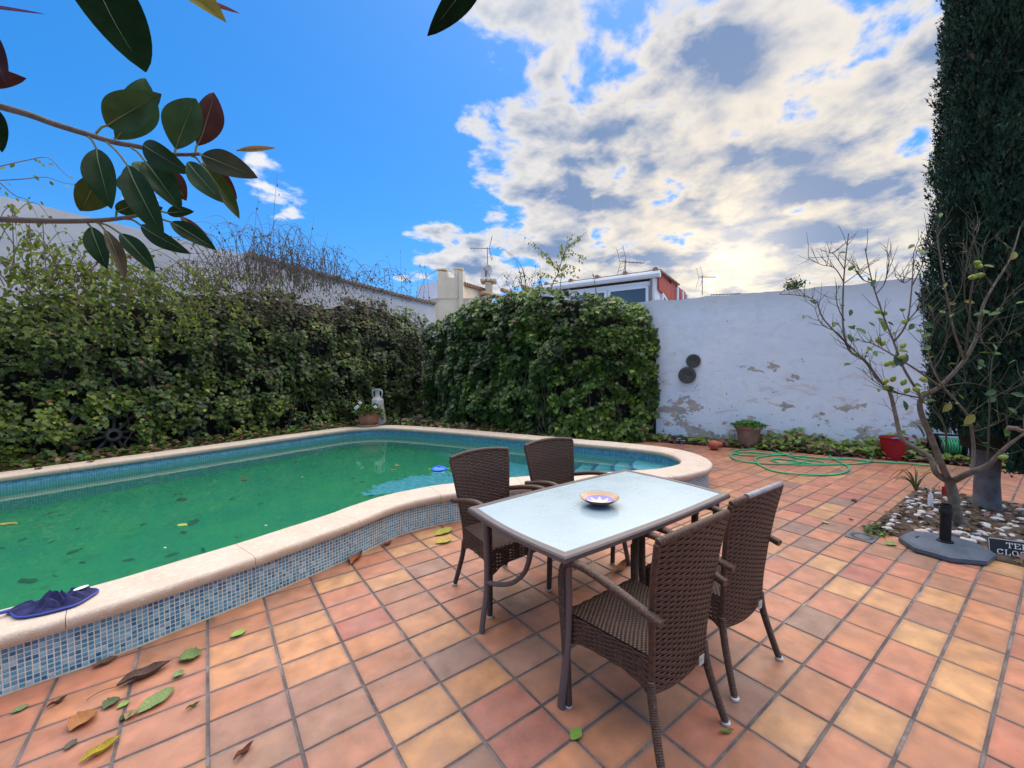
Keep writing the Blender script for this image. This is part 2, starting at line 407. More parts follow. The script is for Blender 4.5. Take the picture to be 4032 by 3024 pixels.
def tilemesh(poly, c, z=0.0):
    n = len(poly); vs = []
    for p in poly: vs.append((p.x-c.x, p.y-c.y, z-.010))
    for p in poly: vs.append((p.x-c.x, p.y-c.y, z-.0028))
    for p in poly:
        q = p - c; l = q.length; q = q*(1-.0035/l) if l > .01 else q; vs.append((q.x, q.y, z))
    fs = [tuple(range(2*n,3*n))]
    for k in range(n):
        fs += [(k,(k+1)%n,n+(k+1)%n,n+k),(n+k,n+(k+1)%n,2*n+(k+1)%n,2*n+k)]
    return vs, fs
std = None; tiles.sort(key=lambda t: t[0]); far = MB()
for q, (d, poly, c, col, cut, vis, g) in enumerate(tiles):
    if q < 300 and vis:
        vs, fs = tilemesh(poly, c)
        if not cut and len(poly) == 4 and abs(poly[2].y-poly[0].y-.1888) < .001:
            if std is None: std = MB().add(vs, fs).mesh("tile", m_tile)
            me = std
        else: me = MB().add(vs, fs).mesh("tile", m_tile)
        o = link("tile", me, patio, (c.x, c.y, g)); o.color = col + (1,)
        o.rotation_euler = (rnd.uniform(-.004,.004), rnd.uniform(-.004,.004), 0)
    else:
        vs, fs = tilemesh(poly, c); far.add([(x+c.x, y+c.y, z+g) for x,y,z in vs], fs, col)
tag(far.build("far_tiles", m_tile2, patio), kind="stuff")

# planting bed soil, strip by the right wall, strip behind the pool
def soil_patch(name, x0, x1, y0, y1, z, amp, n=26):
    b = MB(); vs = []
    for j in range(n+1):
        for i in range(n+1):
            x, y = lerp(x0,x1,i/n), lerp(y0,y1,j/n); e = min(i,j,n-i,n-j)
            vs.append((x, y, z + (amp*(.5+.5*fbm(x*5,y*5)) if e else -.001)))
    b.add(vs, [(j*(n+1)+i, j*(n+1)+i+1, (j+1)*(n+1)+i+1, (j+1)*(n+1)+i) for j in range(n) for i in range(n)])
    return tag(b.build(name, m_soil, smooth=True), kind="structure")
soil_patch("bed_soil", BEDX0-.005, BEDX1, -2.4, BEDY-.002, .004, .03)
def strip(name, A, B, zA, zB, n, m, amp=.03):
    b = MB(); vs = []; W = 6
    for i in range(n+1):
        a, c = A(i/n), B(i/n)
        for k in range(W+1):
            p = a.lerp(c, k/W); vs.append((p.x, p.y, lerp(zA(i/n), zB(i/n), k/W) + (amp*fbm(p.x*4,p.y*4,3) if 0 < k else 0)))
    b.add(vs, [(i*(W+1)+k, i*(W+1)+k+1, (i+1)*(W+1)+k+1, (i+1)*(W+1)+k) for i in range(n) for k in range(W)])
    return tag(b.build(name, m, smooth=True), kind="structure")
strip("wall_border_soil", lambda t: RW_P + RW_D*lerp(-1.2,7.5,t) + RW_N*(.42+.05*math.sin(t*40)), lambda t: RW_P + RW_D*lerp(-1.2,7.5,t), lambda t: .006, lambda t: .07, 60, m_soil)
far_idx = [i for i in range(NO) if (outer[i].y > 4.6)]
k0 = min(far_idx, key=lambda i: abs(outer[i].y-4.7)+(0 if outer[i].x > 3 else 9)); k1 = min(far_idx, key=lambda i: abs(outer[i].x+4.4)+(0 if outer[i].y > 6 else 9))
seq = list(range(k0, k1+1)) if k1 > k0 else list(range(k0, NO))+list(range(0, k1+1))
def behind(t):
    i = seq[min(int(t*(len(seq)-1)), len(seq)-1)]; p = outer[i]; tt = (outer[(i+2)%NO]-outer[i-2]).normalized(); return Vector((p.x,p.y,0)), Vector((tt.y,-tt.x,0))
strip("pool_border_soil", lambda t: behind(t)[0]-behind(t)[1]*.02, lambda t: behind(t)[0]+behind(t)[1]*1.6, lambda t: lerp(.02,.255,min(1,t*6)), lambda t: lerp(.0,.27,min(1,t*6)), 70, m_soil, .05)

# ------------------------------------------------------------------ pool
m_cop = mat("coping_stone", (.60,.485,.385), (.52,.415,.32), 5, .85, .5, 130, c3=(.66,.57,.48), s3=30)
def stain(m):
    N = m.node_tree.nodes; L = m.node_tree.links; b = N["Principled BSDF"]; col = b.inputs["Base Color"].links[0].from_socket; g = N.new("ShaderNodeNewGeometry"); sp = N.new("ShaderNodeSeparateXYZ"); L.new(g.outputs["Position"], sp.inputs[0])
    n = N.new("ShaderNodeTexNoise"); n.inputs["Scale"].default_value = 9; n.inputs["Detail"].default_value = 7; L.new(g.outputs["Position"], n.inputs["Vector"])
    ad = N.new("ShaderNodeMath"); ad.operation = "MULTIPLY_ADD"; ad.inputs[1].default_value = .05; L.new(n.outputs["Fac"], ad.inputs[0]); L.new(sp.outputs[2], ad.inputs[2])
    mr = N.new("ShaderNodeMapRange"); mr.inputs[1].default_value = .312; mr.inputs[2].default_value = .285; mr.inputs[3].default_value = 0; mr.inputs[4].default_value = .6; L.new(ad.outputs[0], mr.inputs[0])
    mx = N.new("ShaderNodeMix"); mx.data_type = "RGBA"; mx.inputs[7].default_value = (.40,.26,.15,1); L.new(mr.outputs[0], mx.inputs[0]); L.new(col, mx.inputs[6]); L.new(mx.outputs[2], b.inputs["Base Color"])
stain(m_cop)
m_pgrout = mat("mosaic_grout", (.80,.77,.63), (.70,.65,.50), 6, .9, .2, 90)
def mosaic_far():
    m = bpy.data.materials.new("mosaic_wall"); m.use_nodes = True; N = m.node_tree.nodes; L = m.node_tree.links; b = N["Principled BSDF"]
    uv = N.new("ShaderNodeUVMap"); bt = N.new("ShaderNodeTexBrick"); bt.offset = 0; bt.inputs["Scale"].default_value = 1
    bt.inputs["Brick Width"].default_value = .0248; bt.inputs["Row Height"].default_value = .0248; bt.inputs["Mortar Size"].default_value = .0015
    bt.inputs["Color1"].default_value = (.05,.22,.36,1); bt.inputs["Color2"].default_value = (.16,.42,.56,1); bt.inputs["Mortar"].default_value = (.42,.52,.50,1); bt.inputs["Bias"].default_value = -.1
    L.new(uv.outputs[0], bt.inputs["Vector"]); L.new(bt.outputs["Color"], b.inputs["Base Color"]); b.inputs["Roughness"].default_value = .3
    return m
m_mosw = mosaic_far()
m_pfloor = bpy.data.materials.new("pool_floor"); m_pfloor.use_nodes = True
def pool_floor_mat(m):
    N = m.node_tree.nodes; L = m.node_tree.links; b = N["Principled BSDF"]; b.inputs["Roughness"].default_value = .9
    g = N.new("ShaderNodeNewGeometry"); sp = N.new("ShaderNodeSeparateXYZ"); L.new(g.outputs["Position"], sp.inputs[0])
    def nz(s, d=6, r=.6):
        n = N.new("ShaderNodeTexNoise"); n.inputs["Scale"].default_value = s; n.inputs["Detail"].default_value = d; n.inputs["Roughness"].default_value = r; L.new(g.outputs["Position"], n.inputs["Vector"]); return n.outputs["Fac"]
    def mr(x, a, c):
        n = N.new("ShaderNodeMapRange"); L.new(x, n.inputs[0]); n.inputs[1].default_value = a; n.inputs[2].default_value = c; return n.outputs[0]
    def mth(op, a, c):
        n = N.new("ShaderNodeMath"); n.operation = op
        for i, v in enumerate((a, c)):
            if isinstance(v, (int, float)): n.inputs[i].default_value = v
            else: L.new(v, n.inputs[i])
        return n.outputs[0]
    def mx(f, a, c):
        n = N.new("ShaderNodeMix"); n.data_type = "RGBA"; L.new(f, n.inputs[0])
        for i, v in ((6, a), (7, c)):
            if isinstance(v, tuple): n.inputs[i].default_value = v + (1,)
            else: L.new(v, n.inputs[i])
        return n.outputs[2]
    algae = mx(mr(nz(1.3), .35, .68), (.010,.26,.135), (.035,.33,.115))
    algae = mx(mr(nz(6), .55, .75), algae, (.03,.19,.07))
    algae = mx(mr(nz(2.6, 8, .7), .60, .74), algae, (.07,.30,.10))
    # swept-clean tongue of bare blue mosaic, and the shallow end
    u_ = mth("DIVIDE", mth("ADD", sp.outputs[0], -2.70), 0.98); v_ = mth("DIVIDE", mth("ADD", mth("ADD", sp.outputs[1], -5.74), mth("MULTIPLY", mth("ADD", sp.outputs[0], -2.70), .12)), .36)
    e_ = mth("ADD", mth("SUBTRACT", 1.0, mth("ADD", mth("MULTIPLY", u_, u_), mth("MULTIPLY", v_, v_))), mth("MULTIPLY", mth("ADD", nz(4.5, 8, .75), -.5), 3.2))
    f1 = mr(e_, .0, .12)
    shallow = mr(mth("ADD", sp.outputs[0], mth("MULTIPLY", nz(3), .8)), 3.9, 4.25)
    f = mth("MAXIMUM", f1, shallow)
    L.new(mx(f, algae, mx(mr(nz(14), .4, .62), (.10,.44,.66), (.20,.58,.78))), b.inputs["Base Color"])
PATCH = (5.30, 1.5, 2.0)
pool_floor_mat(m_pfloor)
m_step = mat("step_plaster", (.16,.48,.68), (.24,.60,.78), 7, .8, c3=(.11,.38,.50), s3=4)
m_stepedge = mat("step_edge_mosaic", (.02,.05,.30), (.05,.09,.42), 40, .35)
def water_mat():
    m = bpy.data.materials.new("pool_water"); m.use_nodes = True; N = m.node_tree.nodes; L = m.node_tree.links
    b = N["Principled BSDF"]; b.inputs["Base Color"].default_value = (.72,.96,.90,1); b.inputs["Transmission Weight"].default_value = 1; b.inputs["IOR"].default_value = 1.33; b.inputs["Roughness"].default_value = .0
    t = N.new("ShaderNodeTexCoord"); n = N.new("ShaderNodeTexNoise"); n.inputs["Scale"].default_value = 3; n.inputs["Detail"].default_value = 2; L.new(t.outputs["Object"], n.inputs["Vector"])
    bu = N.new("ShaderNodeBump"); bu.inputs["Strength"].default_value = .03; bu.inputs["Distance"].default_value = .02; L.new(n.outputs["Fac"], bu.inputs["Height"]); L.new(bu.outputs[0], b.inputs["Normal"])
    df = N.new("ShaderNodeBsdfDiffuse"); df.inputs[0].default_value = (.06,.30,.20,1); ms = N.new("ShaderNodeMixShader"); ms.inputs[0].default_value = .13; L.new(b.outputs[0], ms.inputs[1]); L.new(df.outputs[0], ms.inputs[2]); L.new(ms.outputs[0], N["Material Output"].inputs[0])
    return m
pool = empty("swimming_pool", (1.2,5.2,0)); tag(pool, "kidney shaped swimming pool with cream stone coping and blue mosaic riser", kind="structure")
pool_inv = Matrix.Translation((-1.2,-5.2,0))
def under(o, parent=pool): o.parent = parent; o.matrix_parent_inverse = Matrix.Translation(-Vector(parent.location)); return o
ZF = -1.07
def wallstrip(loop, z0, z1, m, name, flip=False):
    b = MB(); n = len(loop); b.add([(p.x,p.y,z0) for p in loop]+[(p.x,p.y,z1) for p in loop], [(i,(i+1)%n,n+(i+1)%n,n+i) for i in range(n)])
    me = b.mesh(name, m, True); uv = me.uv_layers.new(name="UVMap"); Ls = [0]
    for i in range(n): Ls.append(Ls[-1]+(loop[(i+1)%n]-loop[i]).length)
    data = []
    for i in range(n): data += [Ls[i],z0, Ls[i+1],z0, Ls[i+1],z1, Ls[i],z1]
    uv.data.foreach_set("uv", data); return under(link(name, me))
wallstrip(wallin, ZF-.02, ZCB+.01, m_mosw, "basin_wall")
wallstrip(foot, -.02, ZCB+.01, m_pgrout, "riser")
b = MB(); n = len(wallin); b.add([(p.x,p.y,ZF) for p in wallin], [tuple(range(n))]); fl = b.build("basin_floor", m_pfloor); under(fl)
b = MB(); b.add([(p.x,p.y,ZW) for p in offset(outer,.31)], [tuple(range(n))]); wat = b.build("water", water_mat()); tag(wat, kind="structure")
# curved steps in the shallow end
SC = Vector((5.25,3.05))
for k, (r_, zt) in enumerate(((.80,.0),(1.05,-.2),(1.33,-.4),(1.63,-.6))):
    b = MB(); win = offset(outer,.322); arc = [(SC.x+r_*math.cos(R(a)), SC.y+r_*math.sin(R(a))) for a in range(0, 360, 4)]
    arc = [p for p in arc if inside(p, win)] + [(p.x,p.y) for p in win if (p-SC).length < r_]; mx_, my_ = sum(p[0] for p in arc)/len(arc), sum(p[1] for p in arc)/len(arc); arc.sort(key=lambda p: math.atan2(p[1]-my_, p[0]-mx_))
    st = under(b.prism(arc, ZF+.002+.003*k, zt).build("step", m_step))
    e = MB(); pts = [Vector((SC.x+r_*math.cos(R(a)), SC.y+r_*math.sin(R(a)), zt+.004)) for a in range(30, 330, 3) if inside((SC.x+r_*math.cos(R(a)), SC.y+r_*math.sin(R(a))), offset(outer,.33))]
    e.tube(pts, .028, 6, flat=.25); eo = e.build("step_edge", m_stepedge); eo.parent = st
# coping stones
prof = [(0.004,ZCB),(0.0,ZCB+.012),(0.0,ZCB+.040),(0.007,ZC-.007),(0.022,ZC),(0.338,ZC),(0.353,ZC-.007),(0.36,ZCB+.040),(0.36,ZCB+.012),(0.356,ZCB)]
inn = [offset(outer, p[0]) for p in prof]
start = nearest((0.95,3.38), outer); seg = 14; i0 = start; rc = random.Random(3); done = 0
while done < NO:
    ln = min(seg, NO-done)
    if NO-done-ln < 5: ln = NO-done
    b = MB(); vs = []; m_ = len(prof)
    g0 = .022
    for s_ in range(ln+1):
        a = (i0+s_) % NO
        for k in range(m_):
            p = inn[k][a]
            if s_ == 0: p = p.lerp(inn[k][(a+1)%NO], g0)
            if s_ == ln: p = p.lerp(inn[k][a-1], g0)
            w = .0025*fbm(p.x*5,p.y*5,k*.2)
            vs.append((p.x, p.y, prof[k][1]+w))
    fs = [(s_*m_+k, (s_+1)*m_+k, (s_+1)*m_+k+1, s_*m_+k+1) for s_ in range(ln) for k in range(m_-1)]
    fs += [tuple(range(m_)), tuple(ln*m_+k for k in reversed(range(m_)))]
    o = under(b.add(vs, fs).build("coping_stone", m_cop, smooth=True)); npol = len(o.data.polygons); o.data.polygons[npol-1].use_smooth = False; o.data.polygons[npol-2].use_smooth = False; o.data.set_sharp_from_angle(angle=R(55))
    i0 = (i0+ln) % NO; done += ln
b = MB(); lo = offset(outer,.03); li = offset(outer,.33); n = NO
b.add([(p.x,p.y,ZCB+.006) for p in lo]+[(p.x,p.y,ZCB+.006) for p in li]+[(p.x,p.y,ZC-.012) for p in lo]+[(p.x,p.y,ZC-.012) for p in li], [(n*2+i,n*2+(i+1)%n,n*3+(i+1)%n,n*3+i) for i in range(n)]+[(i,n+i,n+(i+1)%n,(i+1)%n) for i in range(n)]+[(i,(i+1)%n,2*n+(i+1)%n,2*n+i) for i in range(n)]+[(n+i,3*n+i,3*n+(i+1)%n,n+(i+1)%n) for i in range(n)])
under(b.build("coping_mortar", mat("coping_mortar", (.36,.30,.24), (.26,.2,.16), 9, .9)))
# riser mosaic: real glass tiles
m_glass_t = mat("mosaic_tile", (1.15,1.1,1.08), (.82,.85,.88), 60, .22, 0, spec=.6, src="objcol")
m_glass_t2 = mat("mosaic_tile_far", (1.15,1.1,1.08), (.82,.85,.88), 60, .22, 0, spec=.6, src="attr")
PT = .0236; footf = offset(outer, .045); L = [0]
for i in range(NO): L.append(L[-1]+(footf[(i+1)%NO]-footf[i]).length)
MC = [(.045,.205,.32),(.075,.27,.39),(.14,.35,.45),(.23,.42,.49),(.028,.14,.26),(.34,.48,.52),(.10,.28,.38)]
cells = []; rm = random.Random(8); ncol = int(L[-1]/PT); j = 0
for c in range(ncol):
    s_ = (c+.5)*PT
    while L[j+1] < s_: j += 1
    t = (s_-L[j])/(L[j+1]-L[j]); p = footf[j].lerp(footf[(j+1)%NO], t); tv = (footf[(j+1)%NO]-footf[j]).normalized(); nv = Vector((tv.y,-tv.x))
    if nv.dot(Vector((0,0))-p) < 0: continue
    px, py, d = project((p.x,p.y,.12))
    if d < .3 or px < -300 or px > 4200: continue
    for r_ in range(10):
        col = rm.choices(MC, [3,4,4,3,2,1.2,3])[0]; f = rm.uniform(.85,1.15); w = max(0, min(1,(p.x-.3)/1.5)); col = tuple(lerp(v*f, u, w*.35) for v, u in zip(col, (.34,.44,.46)))
        cells.append((d, p, tv, nv, .006+(r_+.5)*PT, col))
cells.sort(key=lambda q: (q[0]))
h_ = PT/2-.0025; i_ = h_-.0014
tv_ = [(-h_,0,-h_),(h_,0,-h_),(h_,0,h_),(-h_,0,h_),(-i_,.0018,-i_),(i_,.0018,-i_),(i_,.0018,i_),(-i_,.0018,i_)]
tf_ = [(4,5,6,7),(0,1,5,4),(1,2,6,5),(2,3,7,6),(3,0,4,7)]
tme = MB().add([(x,-y-.001,z) for x,y,z in tv_], tf_).mesh("mosaic_tile", m_glass_t); mosfar = MB(); cnt = 0
riser = [o for o in pool.children if o.name.startswith("riser")][0]
for d, p, tv, nv, z, col in cells:
    px, py, _ = project((p.x,p.y,z))
    if cnt < 300 and 0 < px < 4032 and 0 < py < 3024:
        o = link("mosaic_tile", tme, pool, (p.x-1.2,p.y-5.2,z), (0,0,math.atan2(tv.y,tv.x))); o.color = col+(1,); cnt += 1
    else:
        T = Vector((tv.x,tv.y,0)); Nn = Vector((nv.x,nv.y,0)); c = Vector((p.x,p.y,z))
        mosfar.add([c+T*x+Nn*(y+.001)+Vector((0,0,zz)) for x,y,zz in tv_], tf_, col)
tag(under(mosfar.build("mosaic_band", m_glass_t2)), kind="stuff")

# ------------------------------------------------------------------ walls and houses behind
def peel_wall():
    m = bpy.data.materials.new("peeling_whitewash"); m.use_nodes = True; N = m.node_tree.nodes; L_ = m.node_tree.links; b = N["Principled BSDF"]; b.inputs["Roughness"].default_value = .9
    g = N.new("ShaderNodeNewGeometry"); sp = N.new("ShaderNodeSeparateXYZ"); L_.new(g.outputs["Position"], sp.inputs[0])
    def nz(s, d, r, mul=(1,1,1), dist=0):
        mp = N.new("ShaderNodeMapping"); mp.inputs["Scale"].default_value = mul; L_.new(g.outputs["Position"], mp.inputs[0])
        n = N.new("ShaderNodeTexNoise"); n.inputs["Scale"].default_value = s; n.inputs["Detail"].default_value = d; n.inputs["Roughness"].default_value = r; n.inputs["Distortion"].default_value = dist; L_.new(mp.outputs[0], n.inputs["Vector"]); return n.outputs["Fac"]
    def mr(x, a, c, lo=0, hi=1):
        n = N.new("ShaderNodeMapRange"); L_.new(x, n.inputs[0]); n.inputs[1].default_value = a; n.inputs[2].default_value = c; n.inputs[3].default_value = lo; n.inputs[4].default_value = hi; return n.outputs[0]
    def mth(op, a, c):
        n = N.new("ShaderNodeMath"); n.operation = op
        for i, v in enumerate((a, c)):
            if isinstance(v, (int, float)): n.inputs[i].default_value = v
            else: L_.new(v, n.inputs[i])
        return n.outputs[0]
    def mx(f, a, c):
        n = N.new("ShaderNodeMix"); n.data_type = "RGBA"; L_.new(f, n.inputs[0])
        for i, v in ((6, a), (7, c)):
            if isinstance(v, tuple): n.inputs[i].default_value = v + (1,)
            else: L_.new(v, n.inputs[i])
        return n.outputs[2]
    damp = mr(sp.outputs[2], .1, 1.9, .075, -.05)                    # rising damp: more loss low down
    big = mth("ADD", mth("ADD", nz(1.5, 10, .68, (1,1,1.5)), damp), 0)
    peel = mr(big, .612, .622)
    spots = mr(mth("ADD", nz(11, 6, .6), mth("MULTIPLY", damp, .6)), .675, .70)
    band = mth("MULTIPLY", mr(nz(2.3, 8, .7, (1,1,3.2), .6), .575, .60), mr(sp.outputs[2], .25, 1.6, .9, .12))
    white = mx(mr(nz(.9, 6, .6), .35, .7), (.73,.84,.93), (.82,.89,.94))
    white = mx(mr(nz(5, 8, .7), .50, .75, 0, .55), white, (.62,.65,.70))
    grime = mx(mr(sp.outputs[2], 2.45, 2.85, 0, .45), white, (.48,.47,.44))
    c = mx(band, grime, (.60,.53,.45))
    c = mx(peel, c, mx(mr(nz(4, 6, .6), .4, .6), (.36,.36,.34), (.52,.46,.38)))
    c = mx(spots, c, (.22,.19,.16))
    L_.new(c, b.inputs["Base Color"])
    bu = N.new("ShaderNodeBump"); bu.inputs["Strength"].default_value = .55; bu.inputs["Distance"].default_value = .02
    hgt = mth("ADD", mth("MULTIPLY", peel, -.9), mth("ADD", mth("MULTIPLY", nz(7, 8, .65), .7), mth("MULTIPLY", spots, -.4)))
    L_.new(hgt, bu.inputs["Height"]); L_.new(bu.outputs[0], b.inputs["Normal"])
    return m
m_white = mat("whitewash", (.62,.62,.64), (.52,.52,.53), 1.2, .9, .25, 12, c3=(.55,.54,.53), s3=1.1)
def slabwall(name, P, D_, N_, t0, t1, th, tops, m, label, cat="wall", n=60, rough=.0, cap=None):
    """wall along D_, front face at P, thickness th behind, top heights tops(t)"""
    b = MB(); vs = []
    for i in range(n+1):
        t = lerp(t0,t1,i/n); p = P + D_*t; q = p - N_*th; z = tops(t) + rough*fbm(t*2.2, 1.3, 0)
        vs += [(p.x,p.y,-.05),(p.x,p.y,z),(q.x,q.y,z),(q.x,q.y,-.05)]
    fs = []
    for i in range(n):
        a = i*4; c = a+4
        fs += [(a,c,c+1,a+1),(a+1,c+1,c+2,a+2),(a+2,c+2,c+3,a+3)]
    fs += [(0,1,2,3),(n*4+3,n*4+2,n*4+1,n*4)]
    return tag(b.add(vs, fs).build(name, m), label, cat)
slabwall("garden_wall", RW_P, RW_D, RW_N, -5.2, 9.0, .22, lambda t: 2.81, peel_wall(), "peeling whitewashed garden wall on the right with flaking grey patches", rough=.035, n=160)
slabwall("boundary_wall", LW_P, LW_D, LW_N, -5.5, 8.6, .2, lambda t: 2.35, mat("old_wall", (.30,.27,.23), (.18,.16,.13), 2, .95, .5, 20), "low garden wall buried under the ivy behind the pool", rough=.03)
NB_P = Vector((-2.3,10.0,0)); NB_D = Vector((math.cos(R(12)),math.sin(R(12)),0)); NB_N = Vector((math.sin(R(12)),-math.cos(R(12)),0))
nb = slabwall("neighbour_wall", NB_P, NB_D, NB_N, -6, 8.2, 5.0, lambda t: np.interp(t, [-6,0,1.5,3.2,4.7,6.9,8.2],[4.55,4.26,4.14,3.99,3.80,3.56,3.45]), m_white, "tall white neighbouring house wall rising above the ivy on the left", "wall", n=60)
b = MB()
for t in np.arange(3.2, 8.2, .11):
    z = np.interp(t, [-6,0,1.5,3.2,4.7,6.9,8.2],[4.55,4.26,4.14,3.99,3.80,3.56,3.45]); p = NB_P + NB_D*t + NB_N*.06
    b.tube([p+Vector((0,0,z+.03)), p-NB_N*.5+Vector((0,0,z+.05))], .055, 6)
tag(b.build("roof_tile_edge", mat("old_roof_tile", (.33,.22,.15), (.22,.16,.12), 3, .9), nb), kind="stuff")
# --- cream house with stepped parapet (about 16 m off)
m_cream = mat("cream_render", (.72,.62,.46), (.62,.54,.40), 1.5, .9, .2, 9)
m_pale = mat("pale_blue_wall", (.62,.64,.72), (.56,.58,.66), 1, .9)
m_rtile = mat("roof_tiles", (.42,.25,.16), (.30,.19,.13), 3, .9, .4, 20)
m_metal = mat("antenna_metal", (.10,.105,.12), None, rough=.6)
def Z6(x, y, d): return at(1600+x*.22604, 900+y*.22604, d)
def face_prism(b, pts, back, col=None):
    n = len(pts); vs = [Vector(p) for p in pts] + [Vector(p)+back for p in pts]
    b.add(vs, [tuple(range(n)), tuple(range(2*n-1,n-1,-1))] + [(i,n+i,n+(i+1)%n,(i+1)%n) for i in range(n)], col)
ch = empty("cream_house", Z6(760,1900,16)*1.0, 0, "cream house with stepped parapet and two stubby chimneys beyond the ivy", "house")
chp = Vector(ch.location)
def hpart(b, name, m, root, par=None):
    o = b.build(name, m); o.parent = par or root; o.matrix_parent_inverse = Matrix.Translation(-Vector(root.location)) if par is None else Matrix(); return o
away = Vector((FW.x,FW.y,0)).normalized()
zlow = 1.0
def Zc(x, y, d=16, zz=None):
    p = Z6(x, y, d)
    if zz is not None: p.z = zz
    return p
b = MB(); face_prism(b, [Zc(545,1400,16,0),Zc(545,735),Zc(712,758),Zc(712,850),Zc(832,856),Zc(832,708),Zc(900,722),Zc(900,1400,16,0)], away*4); hpart(b, "wall", m_cream, ch)
b = MB(); face_prism(b, [Zc(905,1400,15.9,0),Zc(905,724,15.9),Zc(982,748,15.9),Zc(982,1400,15.9,0)], away*.8); hpart(b, "pilaster", m_cream, ch)
b = MB(); b.box(Zc(628,735,16.3), (.42,.5,.06), -YAW); hpart(b, "coping_slab", m_cream, ch)
b = MB(); b.box(Zc(910,716,16.3), (.38,.5,.06), -YAW); hpart(b, "coping_slab", m_cream, ch)
b = MB(); face_prism(b, [Zc(205,1500,17.5,0),Zc(205,1010,17.5),Zc(545,888,16.2),Zc(545,1500,16.2,0)], away*3); hpart(b, "side_wall", m_pale, ch)
b = MB(); face_prism(b, [Zc(300,1400,16.1,0),Zc(300,1235,16.1),Zc(545,1215,16.0),Zc(1250,1215,16.0),Zc(1250,1400,16,0)], away*1.5); hpart(b, "lower_wall", m_cream, ch)
b = MB(); face_prism(b, [Zc(985,1400,16.4,0),Zc(985,1000,16.4),Zc(1400,1110,19),Zc(1400,1400,19,0)], away*2); hpart(b, "gable_wall", m_cream, ch)
b = MB()
for k in range(14):
    t = k/13; p = Zc(985,960,16.3).lerp(Zc(1400,1085,18.9), t); b.tube([p-away*.12, p+away*1.8+Vector((0,0,.25))], .08, 6)
hpart(b, "roof_edge", m_rtile, ch)
b = MB(); face_prism(b, [Zc(1372,1300,18,1),Zc(1372,915,18),Zc(1492,945,18),Zc(1492,1300,18,1)], away*.9); c1 = hpart(b, "chimney", m_cream, ch)
b = MB(); b.box(Zc(1432,925,18.4), (.68,.9,.08), -YAW); hpart(b, "chimney_cap", m_cream, ch)
def antenna(name, base, h, label, sc=1.0, yaw=0.5, boom_z=None):
    r = empty(name, base, yaw, label, "antenna")
    MB().tube([(0,0,0),(0,0,h)], .018*sc, 6).build("mast", m_metal, r)
    bm_ = MB(); bm_.tube([(-.75*sc,0,h-.06),(.15*sc,0,h-.06)], .014*sc, 5); bm_.build("boom", m_metal, r)
    for k in range(5):
        x = (-.7+k*.15)*sc; MB().tube([(x,-.13*sc,h-.06),(x,.13*sc,h-.06)], .007*sc, 4).build("director", m_metal, r)
    for s_ in (1,-1):
        f = MB()
        for q in range(4): f.tube([(.1*sc+q*.03*sc,-.2*sc,h-.06+s_*(.05+.13*q)*sc),(.1*sc+q*.03*sc,.2*sc,h-.06+s_*(.05+.13*q)*sc)], .006*sc, 4)
        for e in (-.2,.2): f.tube([(.08*sc,e*sc,h-.06),(.22*sc,e*sc,h-.06+s_*.5*sc)], .009*sc, 4)
        f.build("reflector", m_metal, r)
    return r
antenna("roof_antenna", Zc(1418,905,18.1), (905-330)*.22604/F*18.1, "tall thin aerial on a mast beside the cream chimney", 1.0, R(-30))
dsh = empty("satellite_dish", Zc(1388,905,17.7), 0, "small satellite dish on a post in front of the tall aerial", "satellite dish")
MB().tube([(0,0,-.05),(0,0,.42)], .03, 6).build("post", m_metal, dsh)
d_ = MB().lathe([(0,0),(.18,.03),(.34,.1),(.33,.115),(.17,.05),(0,.02)], 20).build("dish", mat("dish_grey",(.5,.5,.5)), dsh, True, (0.1,0,.32), (R(75),0,R(-75)))

# --- glazed white house with red side band (13 m off)
m_wpvc = mat("white_pvc", (.80,.82,.84), (.74,.76,.79), 2, .5)
m_pane = mat("blue_grey_pane", (.055,.085,.125), (.075,.11,.15), .6, .12, spec=.6)
m_redb = mat("red_band", (.46,.07,.04), (.36,.05,.035), 1.5, .7)
def Z7(x, y): return 2150+x*.27125, 1000+y*.27125
Cn = at(*Z7(1612,262), 13.0); Ztop = Cn.z
def horiz(px, py, z): 
    r = ray(px, py); return CAMP + r*((z-CAM_H)/r.z)
Lf = horiz(*Z7(0,470), Ztop); Rg = horiz(*Z7(2005,560), Ztop)
gd = (Vector((Lf.x,Lf.y,0))-Vector((Cn.x,Cn.y,0))); GL = gd.length; gd.normalize()
hd = (Vector((Rg.x,Rg.y,0))-Vector((Cn.x,Cn.y,0))); HL = hd.length; hd.normalize()
gh = empty("glazed_house", (Cn.x,Cn.y,0), 0, "white glazed rooftop house with a red band along its side wall", "house"); GP = Vector((Cn.x,Cn.y,0))
gn = Vector((gd.y,-gd.x,0)); gn = gn if gn.dot(-GP) > 0 else -gn
hn = Vector((hd.y,-hd.x,0)); hn = hn if hn.dot(-GP) > 0 else -hn
def gpart(b, name, m, par=None): 
    o = b.build(name, m, par or gh); return o
def U(t, z, off=0): return gd*t + gn*off + Vector((0,0,z))
def W(t, z, off=0): return hd*t + hn*off + Vector((0,0,z))
b = MB(); pl = [Vector((0,0,0)), gd*(GL+.4), gd*(GL+.4)+hd*HL, hd*HL]
b.add([p+Vector((0,0,0)) for p in pl]+[p+Vector((0,0,Ztop-.25)) for p in pl], [(0,1,2,3),(4,5,6,7),(0,1,5,4),(1,2,6,5),(2,3,7,6),(3,0,4,7)]); gpart(b, "wall", m_wpvc)
b = MB(); b.tube([U(-.12,Ztop-.08,.1), U(GL+.4,Ztop-.08,.1)], .11, 8); gpart(b, "gutter", m_wpvc)
b = MB(); pl2 = [U(-.15,Ztop,.12), U(GL+.4,Ztop,.12), U(GL+.4,Ztop+.04,-3), U(-.15,Ztop+.04,-3)]
